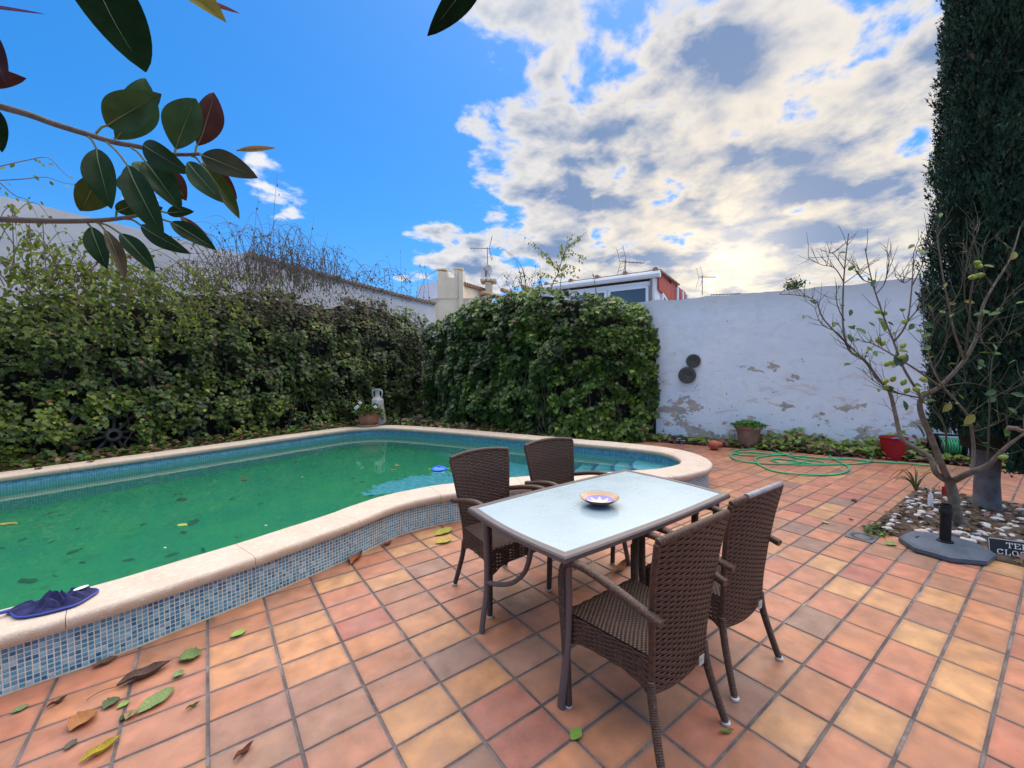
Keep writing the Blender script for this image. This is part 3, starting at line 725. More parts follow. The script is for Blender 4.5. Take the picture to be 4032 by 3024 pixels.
b.add(pl2+[p+Vector((0,0,.05)) for p in pl2], [(3,2,1,0),(4,5,6,7),(0,1,5,4),(1,2,6,5),(2,3,7,6),(3,0,4,7)]); gpart(b, "roof", m_rtile)
for k in range(8):
    b = MB(); b.tube([U(.02+k*.95,Ztop+.05,.16), U(.02+k*.95,Ztop+.1,-3)], .085, 7); gpart(b, "ridge_tile", m_rtile)
wz0, wz1 = Ztop-1.75, Ztop-.42
for t0, t1 in ((.28,1.52),(1.64,2.95),(3.3,4.3),(4.45,5.6)):
    fr = MB()
    for a, c in (((t0,wz0),(t0,wz1)),((t1,wz0),(t1,wz1)),((t0,wz1),(t1,wz1)),((t0,wz0),(t1,wz0))): fr.bar(U(a[0],a[1],.03), U(c[0],c[1],.03), .09, .09)
    wo_ = gpart(fr, "window", m_wpvc); p = MB(); p.bar(U(t0,(wz0+wz1)/2,.035), U(t1,(wz0+wz1)/2,.035), .03, wz1-wz0-.06); gpart(p, "pane", m_pane, wo_)
b = MB(); b.bar(U(.06,1,.02), U(.06,Ztop-.2,.02), .16, .1); gpart(b, "corner_post", m_wpvc)
b = MB(); b.tube([U(.16,1,.07), U(.16,Ztop-.2,.07)], .04, 8); gpart(b, "downpipe", mat("downpipe",(.30,.22,.20)))
def poly_plate(pts, n_, th):
    b = MB(); face_prism(b, pts, n_*-th); return b
gpart(poly_plate([W(0,Ztop-.55,.06),W(0,Ztop+.02,.06),W(HL*.38,Ztop-.12,.06),W(HL*.40,Ztop+.02,.06),W(HL*.56,Ztop+.02,.06),W(HL*.56,Ztop-.75,.06)], hn, .12), "red_band", m_redb)
gpart(poly_plate([W(HL*.6,Ztop-.55,.06),W(HL*.6,Ztop+.0,.06),W(HL,Ztop+.0,.06),W(HL,Ztop-.55,.06)], hn, .12), "red_band", m_redb)
for t in (.575,.8,.99):
    b = MB(); b.bar(W(HL*t,1,.08), W(HL*t,Ztop-.1,.08), .1, .12); gpart(b, "panel_post", m_wpvc)
fr = MB()
for a, c in (((.5,wz0),(.5,wz1-.2)),((1.25,wz0),(1.25,wz1-.35)),((.5,wz1-.2),(1.25,wz1-.35))): fr.bar(W(a[0],a[1],.04), W(c[0],c[1],.04), .08, .08)
wo_ = gpart(fr, "window", m_wpvc); p = MB(); p.bar(W(.5,(wz0+wz1)/2-.2,.03), W(1.25,(wz0+wz1)/2-.2,.03), .03, wz1-wz0-.4); gpart(p, "pane", m_pane, wo_)
antenna("rooftop_aerial", at(*Z7(1150,320), 14.0), .62*14/13*.8, "boxy aerial standing on the glazed house roof", .95, R(160))
antenna("distant_aerial", at(2600+255*.6474, 900+405*.6474, 24), 1.1, "tiny far off aerial peeping over the whitewashed wall", 1.1, R(150))
rl = empty("roof_railing", at(2600+400*.6474, 900+402*.6474, 22), 0, "faint distant roof railing peeping over the whitewashed wall", "railing")
rb = MB(); rb.tube([RT*-.8, RT*.8+Vector((0,0,.05))], .025, 5); rb.build("top_rail", m_metal, rl)
for k in range(12):
    x = -.8+k*1.6/11; MB().tube([RT*x+Vector((0,0,-.4)), RT*x+Vector((0,0,.02))], .015, 4).build("baluster", m_metal, rl)

# ------------------------------------------------------------------ leaves
IVY = [(0,0,0),(.18,.10,.02),(.50,.16,-.03),(.32,.40,.03),(.42,.62,-.02),(.20,.66,.03),(0,1.0,-.10),(-.20,.66,.03),(-.42,.62,-.02),(-.32,.40,.03),(-.50,.16,-.03),(-.18,.10,.02),(0,.42,-.03)]
IVYT = [(12,i,i+1) for i in range(0,11)]+[(12,11,0)]
OVAL = [(0,0,0),(.20,.22,.04),(.27,.5,.05),(.17,.8,.02),(0,1.05,-.06),(-.17,.8,.02),(-.27,.5,.05),(-.20,.22,.04),(0,.5,-.02)]
OVALT = [(8,i,i+1) for i in range(0,7)]+[(8,7,0)]
m_leaf = mat("ivy_leaf", rough=.42, spec=.45, src="attr", transl=.18)
m_leaf_o = mat("ivy_leaf_single", rough=.42, spec=.45, src="objcol", transl=.18)
m_leaf.node_tree.nodes["Principled BSDF"].inputs["Roughness"].default_value = .42
m_bark = mat("vine_bark", (.10,.075,.055), (.055,.042,.032), 12, .95, .5, 50)
m_twig = mat("dry_twig", (.20,.15,.12), (.13,.10,.085), 8, .9)
PAL = np.array([(.018,.038,.013),(.030,.064,.016),(.048,.098,.018),(.085,.150,.022),(.15,.235,.030),(.22,.31,.04),(.29,.32,.06),(.13,.065,.03)])
def leafcols(n, bright, w=None):
    """bright 0..1 per leaf -> palette mix"""
    x = np.clip(bright + RS.normal(0,.10,n), 0, .999)*6; i = np.clip(x.astype(int), 0, 5); t = (x-i)[:,None]
    c = PAL[i]*(1-t)+PAL[np.minimum(i+1,6)]*t
    br = RS.rand(n) < .012; c[br] = PAL[7]
    return c*RS.uniform(.85,1.15,(n,1))
def vnoise(x, y, s, seed=0.0, o=3):
    return np.array([mnoise.fractal(Vector((a*s, b*s, seed)), 1.0, 2.0, o) for a, b in zip(x, y)])
def ivy_wall(root, P, D_, N_, t0, t1, top, zbase, nleaf, depthf, size, bright0, seed, hole=None, single=300, sizevar=.5, tint=(1,1,1)):
    t = RS.uniform(t0, t1, nleaf); zt = np.array([top(a) for a in t]); zb = np.array([zbase(a) for a in t])
    v = RS.beta(1.05,1.0,nleaf); z = zb + (zt-zb)*v
    lump = vnoise(t, z, .9, seed)*.24 + vnoise(t, z*.7, 2.6, seed+5, 4)*.22 + vnoise(t, z*.13, 6.5, seed+7, 2)*.14
    d = np.array([depthf(a, b) for a, b in zip(t, z)]) + lump
    lay = RS.rand(nleaf); d = d - np.where(lay < .68, RS.uniform(0,.06,nleaf), RS.uniform(.05,.34,nleaf))
    # shaggy strings hanging in the upper part, holes deep inside
    gap = vnoise(t, z*1.3, 2.4, seed+9, 4); keep = ~((gap > .24) & (lay < .88))
    if hole is not None: keep &= ~np.array([hole(a, b) for a, b in zip(t, z)])
    t, z, d, v, lay = t[keep], z[keep], d[keep], v[keep], lay[keep]; n = len(t)
    Dn, Nn = np.array(D_), np.array(N_); Pp = np.array(P)
    pos = Pp + t[:,None]*Dn + d[:,None]*Nn; pos[:,2] += z
    nor = Nn + RS.normal(0,.42,(n,3)) + np.array([0,0,.75]); tip = np.array([0,0,-1.0]) + RS.normal(0,.42,(n,3)) + Nn*.25
    X, Y, Zz = frames(nor, tip)
    S = size*RS.uniform(1-sizevar,1+sizevar,n)*(1+.25*vnoise(t, z, 1.1, seed+40))
    br = bright0(t, z, v) + vnoise(t, z, 1.4, seed+20)*.22 + vnoise(t, z, 4, seed+30)*.22 + (RS.rand(n) < .10)*.28 - (lay > .68)*.12  # inner layer darkened: shade within the hedge put into leaf colour
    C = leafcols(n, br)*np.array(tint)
    if seed == 3.0:                                  # the rusty dead growth along the top of the middle
        rust = (RS.rand(n) < .62*np.clip((v-.70)/.15,0,1)*np.interp(t,[2.2,3.0,5.6,6.6],[0,1,1,0])); C[rust] = np.array([.085,.055,.034])*RS.uniform(.6,1.5,(rust.sum(),1))
    vis = np.array([project(p)[0] for p in pos]); score = d + S*1.5 - (np.abs(vis-2016) > 1980)*9
    order = np.argsort(-score); sel = order[:single]; rest = order[single:]
    tag(mass("foliage", pos[rest], X[rest], Y[rest], Zz[rest], S[rest], IVY, IVYT, C[rest], m_leaf, root), kind="stuff")
    lm = MB().add(IVY, IVYT).mesh("leaf", m_leaf_o)
    for i in sel:
        o = bpy.data.objects.new("leaf", lm); COL.objects.link(o); o.parent = root
        M = Matrix(((X[i][0],Y[i][0],Zz[i][0],0),(X[i][1],Y[i][1],Zz[i][1],0),(X[i][2],Y[i][2],Zz[i][2],0),(0,0,0,1)))
        o.matrix_local = Matrix.Translation(Vector(pos[i])) @ M @ Matrix.Scale(S[i],4); o.color = tuple(C[i])+(1,)
    # woody mat behind the leaves, coloured near black as shade in the gaps
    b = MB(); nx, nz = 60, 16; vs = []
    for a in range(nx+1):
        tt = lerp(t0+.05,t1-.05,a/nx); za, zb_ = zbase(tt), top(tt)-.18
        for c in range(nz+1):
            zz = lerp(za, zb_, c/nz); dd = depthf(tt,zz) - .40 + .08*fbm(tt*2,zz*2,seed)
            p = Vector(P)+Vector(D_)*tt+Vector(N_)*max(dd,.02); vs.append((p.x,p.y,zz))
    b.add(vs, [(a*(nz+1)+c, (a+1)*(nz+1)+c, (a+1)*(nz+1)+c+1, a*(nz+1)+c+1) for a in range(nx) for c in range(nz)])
    b.build("woody_shade_mat", mat("ivy_woody_shade_mat", (.010,.009,.006), (.005,.006,.004), 9, .95, .8, 20), root, True)
    sb = MB(); rr = random.Random(seed)
    for _ in range(46):
        tt = rr.uniform(t0,t1); zz = zbase(tt); pts = []
        while zz < top(tt)*rr.uniform(.7,1):
            dd = max(depthf(tt,zz)-rr.uniform(.05,.2), .03); p = Vector(P)+Vector(D_)*tt+Vector(N_)*dd; pts.append((p.x,p.y,zz)); zz += rr.uniform(.15,.3); tt += rr.uniform(-.1,.1)
        if len(pts) > 2: sb.tube(smoothpath(pts,3), [lerp(.014,.004,k/(len(pts)*3)) for k in range((len(pts)-1)*3+1)], 5)
    sb.build("stems", m_bark, root, True)

# left hedge
ivl = empty("ivy_hedge", (0,0,0), 0, "long ivy hedge along the far left side of the pool", "ivy")
WHEEL = onpl(444,1712, LW_P+LW_N*.46, LW_N); WT = (WHEEL-LW_P).dot(LW_D)
def ltop(t): return float(np.interp(t, [-6,0,.8,1.6,2.4,3.4,4.2,5.2,6.4,7.4], [2.5,2.55,2.66,2.82,3.02,3.10,3.12,3.15,3.15,2.95])) + .14*fbm(t*1.8,2.2,0)
def ldepth(t, z):
    z0 = z/2.8; return .52 + .10*math.sin(z0*3.1) - .22*max(0,(z0-.72))*2 + (.16*max(0,1-z/.6))
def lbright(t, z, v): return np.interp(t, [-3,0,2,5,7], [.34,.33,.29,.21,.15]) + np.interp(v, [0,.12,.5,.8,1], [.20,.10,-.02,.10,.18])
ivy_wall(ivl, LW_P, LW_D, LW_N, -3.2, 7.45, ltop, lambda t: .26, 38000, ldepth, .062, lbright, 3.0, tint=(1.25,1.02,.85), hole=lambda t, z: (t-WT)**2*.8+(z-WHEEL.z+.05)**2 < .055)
# right hedge
ivr = empty("ivy_thicket", (0,0,0), 0, "thick dark ivy mounded over the far corner wall beside the whitewash", "ivy")
def rgap(t):                                     # how far the pool edge is from the wall line
    c = [(Vector((p.x,p.y,0))-RW_P) for p in outer if abs((Vector((p.x,p.y,0))-RW_P).dot(RW_D)-t) < .12]
    return min([q.dot(RW_N) for q in c if q.dot(RW_N) > 0] or [1.4])
RGT = np.linspace(-5.6,.4,31); RGD = np.array([np.interp(t,[-5.6,-4.8,-3.6,-1.2,-.3,.4],[.9,1.1,max(.7,rgap(t)-.42),max(.7,rgap(t)-.42),.85,.6]) for t in RGT]); RGD = np.minimum(RGD, 2.0)
def rthick(t): return float(np.interp(t, RGT, RGD))
RROW = ([1650,1720,1750,1910,2096,2250,2370,2520,2545,2560], [1290,1262,1258,1165,1134,1140,1152,1190,1230,1290])
def rtop0(t):
    p = RW_P + RW_D*t + RW_N*(rthick(t)*.75); z = 2.8
    for _ in range(6):
        px, py, d = project((p.x,p.y,z)); z += (py-np.interp(px, *RROW))/F*d
    return z
RTT = np.linspace(-5.6,.3,40); RTZ = [rtop0(t) for t in RTT]
def rtop(t): return float(np.interp(t, RTT, RTZ)) + .08*fbm(t*2.1,7.2,0)
def rdepth(t, z):
    e = min(1, max(0,(.24-t)/.55)); e = math.sqrt(e); tz = rtop(t); q = max(0,(z-(tz-.45))/.45); q = min(q,1)
    return .10 + (rthick(t)-.1 + .08*math.sin(z*2.2) + .10*max(0,1-z/.5))*e*(1-(.35/rthick(t))*q*q)
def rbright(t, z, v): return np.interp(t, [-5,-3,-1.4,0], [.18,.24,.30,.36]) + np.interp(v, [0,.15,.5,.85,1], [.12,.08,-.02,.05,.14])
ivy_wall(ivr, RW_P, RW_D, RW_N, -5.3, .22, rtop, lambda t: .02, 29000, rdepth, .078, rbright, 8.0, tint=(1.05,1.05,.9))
# bottom fringe of ivy and dead leaves along pool edge and wall: ground cover, uncountable
def ground_cover(name, pts, nrm, n, size, bright, label, brown=.25, hz=.10, up=1.0, zf=None):
    pos = np.array(pts); k = len(pos); nor = np.tile(np.array([0,0,1.0]),(k,1))*up + RS.normal(0,.45,(k,3)) + np.array(nrm)*.5; tip = RS.normal(0,1,(k,3)); tip[:,2] -= .3
    X, Y, Zz = frames(nor, tip); S = size*RS.uniform(.6,1.4,k); C = leafcols(k, np.full(k,bright))
    bq = RS.rand(k) < brown; C[bq] = np.array([.16,.085,.045])*RS.uniform(.4,1.5,(bq.sum(),1)) + RS.uniform(0,.03,(bq.sum(),3))
    o = mass(name, pos, X, Y, Zz, S, IVY, IVYT, C, m_leaf); tag(o, label, "ground cover", kind="stuff"); return o
pts = []
for _ in range(5200):
    t = random.random()**.9; o_, nn = behind(t); w = abs(random.gauss(0,.26)); p = o_ + nn*(.015+min(w,.9)); z0 = lerp(.02,.27,min(1,t*6)); pts.append((p.x,p.y,z0+.02+random.random()*.10*min(1,w*4)))
ground_cover("ivy_ground_cover", pts, (0,0,0), 0, .075, .42, "low ivy runners and dead leaves lining the far pool edge", brown=.42)
pts = []
for _ in range(2600):
    t = random.uniform(-.9,5.2); w = random.random(); den = .35 + .9*(2.0 < t < 4.6) 
    if random.random() > den: continue
    p = RW_P + RW_D*t + RW_N*(.04+.40*w); hmax = .06 + (.36*max(0,1-abs(t-3.9)/.9) + .30*max(0,1-abs(t-2.6)/.7) + .16*max(0,1-abs(t-2.0)/.5))*(1-w*.75); pts.append((p.x,p.y,.03+random.random()*hmax))
ground_cover("ivy_regrowth", pts, tuple(RW_N), 0, .085, .66, "bright young ivy sprouting along the foot of the whitewashed wall", brown=.30)
lit = []
for _ in range(2200):
    t = random.uniform(-1.0,6.5); w = random.random()**.7; p = RW_P + RW_D*t + RW_N*(.02+.46*w); lit.append((p.x,p.y,.02+.06*random.random()*(1-w*.6)))
lo_ = ground_cover("leaf_litter", lit, (0,0,0), 0, .06, .1, "brown dry leaf litter and sticks at the foot of the whitewashed wall", brown=1.0)
sb = MB()
for _ in range(60):
    t = random.uniform(-.9,4.8); p = RW_P + RW_D*t + RW_N*random.uniform(.06,.42); a = RW_D*random.uniform(-.6,.6)+RW_N*random.uniform(-.2,.2)+Vector((0,0,random.uniform(-.02,.10)))
    q = p + Vector((0,0,.04)); sb.tube(smoothpath([q, q+a*.5+Vector((0,0,random.uniform(0,.05))), q+a],3), random.uniform(.004,.012), 5)
tag(sb.build("dry_vines", m_twig, None, True), "tangled dry vine stems along the foot of the whitewashed wall", "dry vines", kind="stuff")

# yellow-green climber straggling over the top of the left hedge, with bare arching canes
m_leaf_y = mat("climber_leaf", rough=.5, spec=.35, src="attr", transl=.3)
def climber(root, P, D_, N_, paths, leafn, size, bright, twr=.006, leafy=None):
    b = MB(); pos = []; tips = []
    for pts, r0, lf in paths:
        sp_ = smoothpath(pts, 6); m_ = len(sp_); b.tube(sp_, [max(.0015, r0*(1-.75*k/m_)) for k in range(m_)], 5)
        for _ in range(lf):
            k = random.randrange(m_); pos.append(sp_[k] + Vector((random.gauss(0,.03),random.gauss(0,.03),random.gauss(-.02,.03))))
    tag(b.build("canes", m_twig, root, True), kind="stuff")
    if pos:
        pos = np.array(pos); n = len(pos); X, Y, Zz = frames(np.array(N_)+RS.normal(0,.5,(n,3)), np.array([0,0,-1.0])+RS.normal(0,.5,(n,3)))
        C = leafcols(n, np.full(n,bright)); C[:,0] *= 1.25
        tag(mass("foliage", pos, X, Y, Zz, size*RS.uniform(.6,1.3,n), OVAL, OVALT, C, m_leaf_y, root), kind="stuff")
def lp(px, py, off=.45): return onpl(px, py, LW_P+LW_N*off, LW_N)
def rp(px, py, off=.35): return onpl(px, py, RW_P+RW_N*off, RW_N)
rc = random.Random(21)
yc = empty("straggling_climber", (0,0,0), 0, "yellow green climber straggling over the left end of the ivy hedge", "climber"); paths = []
for k in range(110):
    x0 = rc.uniform(-80,1000); y0 = rc.uniform(1090,1180); ln = rc.uniform(120,330); a = rc.uniform(-1,1)
    p0 = lp(x0,y0,.3+rc.random()*.3); up = rc.uniform(.12,1.2)*max(.22,1-x0/1000); dx = rc.uniform(-.7,.7)
    paths.append(([p0, p0+LW_D*dx*.5+Vector((0,0,up*.75)), p0+LW_D*dx+LW_N*rc.uniform(0,.25)+Vector((0,0,up)), p0+LW_D*dx*1.5+LW_N*rc.uniform(.05,.35)+Vector((0,0,up*rc.uniform(.1,.6)))], .007, rc.randint(12,30) if x0 < 620 else rc.randint(3,9)))
for k in range(26):                                  # long yellowish trails hanging down the face
    x0 = rc.uniform(0,800); p0 = lp(x0, rc.uniform(1040,1170), .62); dx = rc.uniform(0,1.1)
    paths.append(([p0, p0+LW_D*dx*.4+LW_N*.12+Vector((0,0,-.12)), p0+LW_D*dx*.8+LW_N*.14+Vector((0,0,-.4)), p0+LW_D*dx+LW_N*.12+Vector((0,0,-rc.uniform(.5,.9)))], .005, rc.randint(20,38)))
for pts in ([(0,655),(110,630),(190,622),(250,680),(290,705)],[(0,710),(90,705),(180,698),(250,720),(330,730)],[(0,720),(60,770),(110,790),(150,860)]):
    paths.append(([lp(x,y,.5) for x,y in pts], .008, 8))
climber(yc, LW_P, LW_D, LW_N, paths, 0, .066, .66)
bc = empty("bare_canes", (0,0,0), 0, "tangle of bare arching canes rising above the middle of the hedge", "bare shrub"); paths = []
for k in range(330):
    x0 = rc.gauss(1120,230); x0 = min(max(x0,560),1600); p0 = lp(x0, rc.uniform(1080,1160), rc.uniform(.2,.5)); hh = rc.uniform(.35,1.35)*max(.3,1-abs(x0-1090)/560); dx = rc.uniform(-.9,.9)
    paths.append(([p0, p0+LW_D*dx*.25+Vector((0,0,hh*.6)), p0+LW_D*dx*.6+Vector((0,0,hh)), p0+LW_D*dx*1.1+Vector((0,0,hh*rc.uniform(.55,1.0)))], rc.uniform(.004,.009), rc.randint(0,3)))
for x, y0, y1 in ((1085,1080,672),(1010,1090,770),(1230,1090,845),(1285,1090,900)): paths.append(([lp(x,y0,.4), lp(x-8,(y0+y1)/2,.4), lp(x+8,y1,.4)], .006, 2))
for k in range(420):
    x0 = rc.gauss(1230,230); p0 = lp(min(max(x0,620),1600), rc.uniform(1085,1250), rc.uniform(.3,.72)); a_ = rc.uniform(0,3.14); l_ = rc.uniform(.12,.4)
    paths.append(([p0, p0+LW_D*math.cos(a_)*l_*.5+Vector((0,0,math.sin(a_)*l_*.45))+LW_N*rc.uniform(-.05,.08), p0+LW_D*math.cos(a_)*l_+Vector((0,0,math.sin(a_)*l_*.5-.06))], rc.uniform(.003,.006), rc.randint(0,3)))
climber(bc, LW_P, LW_D, LW_N, paths, 0, .05, .3)
bc2 = empty("wispy_shoots", (0,0,0), 0, "few thin upright shoots above the corner of the hedge", "bare shrub"); paths = []
for x, y1 in ((1540,1000),(1585,985),(1640,1025),(1665,1030),(1690,1035),(1610,1100)): paths.append(([lp(x,1190,.3), lp(x+rc.uniform(-12,12),(1190+y1)/2,.3), lp(x+rc.uniform(-20,20),y1,.3)], .006, 6))
paths.append(([lp(1640,1180,.3), lp(1680,1090,.35), lp(1740,1062,.4), lp(1790,1080,.45), lp(1830,1130,.5), lp(1850,1160,.5)], .008, 6))
climber(bc2, LW_P, LW_D, LW_N, paths, 0, .05, .25)
bc3 = empty("arching_canes", (0,0,0), 0, "pair of long arching canes over the corner of the dark ivy", "bare shrub")
def Zr(x, y): return 1300+x*.6329, 800+y*.6329
paths = [([rp(*Zr(1215,520)), rp(*Zr(1205,430)), rp(*Zr(1165,360)), rp(*Zr(1100,300)), rp(*Zr(1045,268))], .011, 3), ([rp(*Zr(1190,520)), rp(*Zr(1180,430)), rp(*Zr(1150,360)), rp(*Zr(1100,310))], .009, 3),
         ([rp(*Zr(1005,500)), rp(*Zr(990,450)), rp(*Zr(960,405)), rp(*Zr(930,387))], .008, 2)]
for k in range(22):
    a = rc.uniform(1050,1330); paths.append(([rp(*Zr(a,540)), rp(*Zr(a+rc.uniform(-40,40),480)), rp(*Zr(a+rc.uniform(-70,70),rc.uniform(380,460)))], .006, 4))
climber(bc3, RW_P, RW_D, RW_N, paths, 0, .05, .3)
ds = empty("dry_shrub", (0,0,0), 0, "backlit dry shrub with curled brown leaves standing above the dark ivy", "dry shrub"); paths = []
m_drytan = mat("dry_tan_leaf", (.30,.20,.09), (.20,.13,.07), 20, .8, transl=.35)
stem = [rp(*Zr(1370,560)), rp(*Zr(1385,500)), rp(*Zr(1420,430)), rp(*Zr(1450,330)), rp(*Zr(1490,270)), rp(*Zr(1600,175))]
paths.append((stem, .014, 10)); 
for (a, c) in (((1420,430),(1230,215)),((1430,400),(1310,300)),((1440,360),(1440,250)),((1460,320),(1585,340)),((1440,400),(1530,400)),((1430,440),(1530,440)),((1480,280),(1570,205)),((1400,470),(1290,440)),((1450,330),(1500,200)),((1425,420),(1350,350))):
    A, C_ = rp(*Zr(*a)), rp(*Zr(*c)); mdl = A.lerp(C_,.5)+Vector((0,0,.06)); paths.append(([A, mdl, C_], .006, 24))
st2 = [rp(*Zr(1430,600)), rp(*Zr(1432,520)), rp(*Zr(1440,430))]; paths.append((st2, .014, 0)); paths.append(([rp(*Zr(1655,590)), rp(*Zr(1650,520)), rp(*Zr(1632,435))], .013, 2))
climber(ds, RW_P, RW_D, RW_N, paths, 0, .065, .9)
# weed on the wall head
wd = empty("wall_weed", (0,0,0), 0, "small scrubby weed growing on top of the whitewashed wall", "weed"); paths = []
for k in range(22):
    p0 = rp(3118+rc.uniform(-20,20), 1140, -.1); paths.append(([p0, p0+RW_D*rc.uniform(-.1,.1)+Vector((0,0,.1)), p0+RW_D*rc.uniform(-.22,.22)+Vector((0,0,rc.uniform(.06,.24)))], .005, 7))
climber(wd, RW_P, RW_D, RW_N, paths, 0, .045, .35)

# ------------------------------------------------------------------ cypress
cy = empty("cypress_tree", (6.34,0.50,0), 0, "tall dense dark green cypress with a bare grey trunk in the gravel bed", "tree")
m_cyp = mat("cypress_scale_leaf", rough=.75, spec=.2, src="attr", transl=.08)
m_cbark = mat("cypress_bark", (.17,.16,.165), (.10,.085,.08), 9, .95, .8, 30)
MB().tube([(-.02,0,-.03),(0,.01,.3),(.01,0,.8),(0,0,2.5),(0,0,6),(0,0,8.6)], [.105,.092,.088,.08,.05,.01], 16).build("trunk", m_cbark, cy, True)
def cyr(z, th):
    base = np.interp(z, [.3,.6,1.0,1.6,2.4,3.6,5.2,7.0,8.6,9.2], [.30,.42,.46,.49,.50,.48,.43,.33,.16,.02])
    return base*(1+.12*mnoise.noise(Vector((math.cos(th)*1.6, math.sin(th)*1.6, z*.9)))+.17*mnoise.noise(Vector((math.cos(th)*4, math.sin(th)*4, z*2.4)))+.10*mnoise.noise(Vector((math.cos(th)*9, math.sin(th)*9, z*5))))
nsp = 95000; zz = RS.uniform(.42,7.2,nsp)
va = math.atan2(-.50,-6.34)                    # bearing of the camera side
th = va + RS.uniform(-2.0,2.0,nsp)
zl = np.array([.95 if math.cos(t_-va-1.2) < .2 else .45 for t_ in th]); 
rad = np.array([cyr(a,b) for a, b in zip(zz,th)]); lay = RS.rand(nsp); rr_ = rad*np.where(lay < .6, RS.uniform(.90,1.10,nsp), RS.uniform(.6,.95,nsp))
pos = np.stack([np.cos(th)*rr_+RT.x*.10, np.sin(th)*rr_+RT.y*.10, zz], 1)
outw = np.stack([np.cos(th), np.sin(th), np.zeros(nsp)], 1)
tip = outw*RS.uniform(.1,.7,(nsp,1)) + np.array([0,0,1.0]) + RS.normal(0,.22,(nsp,3)); nor = outw + RS.normal(0,.55,(nsp,3))
X, Y, Zz = frames(nor, tip)
FEA = [(0,0,0),(.04,.25,.0),(.17,.50,.06),(.04,.5,0),(.13,.80,-.05),(.03,.75,.02),(0,1.15,0),(-.03,.75,0),(-.14,.78,.05),(-.04,.5,0),(-.17,.46,-.05),(-.04,.25,0)]
FEAT = [(0,1,11),(1,2,3),(1,3,9),(1,9,11),(3,4,5),(3,5,7),(3,7,9),(5,6,7),(7,8,9),(9,10,11)]
cl = vnoise(th*1.2, zz, 1.7, 4.0)*.5 + vnoise(th*1.2, zz, 5.5, 9.0)*.4
cb = np.clip(.45+cl+RS.normal(0,.14,nsp), 0, 1)[:,None]
C = (1-cb)*np.array([.007,.022,.015]) + cb*np.array([.034,.085,.048]); old = RS.rand(nsp) < .03; C[old] = (.10,.085,.05)
low = (zz < .75) & (np.cos(th-va-1.35) < .35); kp = ~low
tag(mass("crown", pos[kp], X[kp], Y[kp], Zz[kp], RS.uniform(.04,.10,nsp)[kp], FEA, FEAT, C[kp], m_cyp, cy), kind="stuff")
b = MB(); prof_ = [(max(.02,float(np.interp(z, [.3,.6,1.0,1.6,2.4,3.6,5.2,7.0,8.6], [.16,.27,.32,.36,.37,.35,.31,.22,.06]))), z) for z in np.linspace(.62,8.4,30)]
b.lathe([(.05,.6)]+prof_, 24, (RT.x*.10,RT.y*.10,0)).build("inner_shade", mat("cypress_inner_shade", (.012,.022,.014), (.02,.02,.013), 8, .95, .8, 30), cy, True)  # added dark core, its colour stands for shade inside the crown

# ------------------------------------------------------------------ lemon tree
m_lbark = mat("lemon_bark", (.19,.16,.12), (.11,.092,.07), 18, .9, .5, 70)
m_ltwig = mat("lemon_twig", (.055,.075,.035), (.075,.058,.045), 6, .85)
m_lleaf = mat("lemon_leaf", src="objcol", rough=.45, transl=.28)
m_lemon = mat("green_lemon", (.17,.27,.03), (.26,.33,.045), 30, .45, .3, 300)
lt = empty("lemon_tree", (5.42,0.60,0), 0, "sparse lemon tree with green lemons growing out of the gravel bed", "tree"); LT0 = Vector(lt.location)
def ZL(x, y, d): return at(2600+x*.6474, 900+y*.6474, d) - LT0
def S4(x, y, d): return at(3300+x*.33152, 1800+y*.33152, d) - LT0
base_d = depth((5.42,.60,0)); tr = [S4(1560,870,base_d), S4(1450,780,base_d), S4(1385,600,base_d), S4(1362,420,base_d), S4(1330,300,base_d)]
tr[0].z = -.03
MB().tube(smoothpath(tr,5), [lerp(.046,.036,k/20) for k in range(21)], 12).build("trunk", m_lbark, lt, True)
fk = tr[-1]; limbs = [
 (.030,[(1680,1490,3.72),(1640,1390,3.78),(1540,1330,3.86),(1465,1270,3.92),(1430,1130,3.98),(1390,980,4.0),(1330,920,4.02),(1240,800,4.05),(1150,740,4.1),(1112,600,4.12),(1112,380,4.15),(1125,200,4.15),(1145,30,4.15)]),
 (.032,[(1720,1460,3.66),(1650,1280,3.62),(1585,1120,3.58),(1590,1030,3.56),(1700,960,3.5),(1850,800,3.45),(1930,640,3.42),(1960,480,3.42),(2020,360,3.4),(2130,180,3.4),(2190,-10,3.4)]),
 (.034,[(1880,1485,3.5),(1990,1440,3.4),(2080,1350,3.32),(2180,1270,3.26),(2300,1190,3.2)]),
 (.018,[(1895,1475,3.5),(1905,1350,3.52),(1895,1230,3.5),(1870,1140,3.48),(1800,1050,3.46),(1720,960,3.44),(1660,860,3.42),(1620,700,3.42),(1600,560,3.42)])]
segs = []
for r0, pts in limbs:
    P_ = [fk] + [ZL(*p) for p in pts] if pts[0][0] != 1895 else [ZL(1880,1485,3.5)] + [ZL(*p) for p in pts]
    sp_ = smoothpath(P_, 4); n = len(sp_); MB().tube(sp_, [max(.004, r0*.85*(1-.86*k/n)) for k in range(n)], 9).build("limb", m_lbark, lt, True); segs.append((sp_, r0))
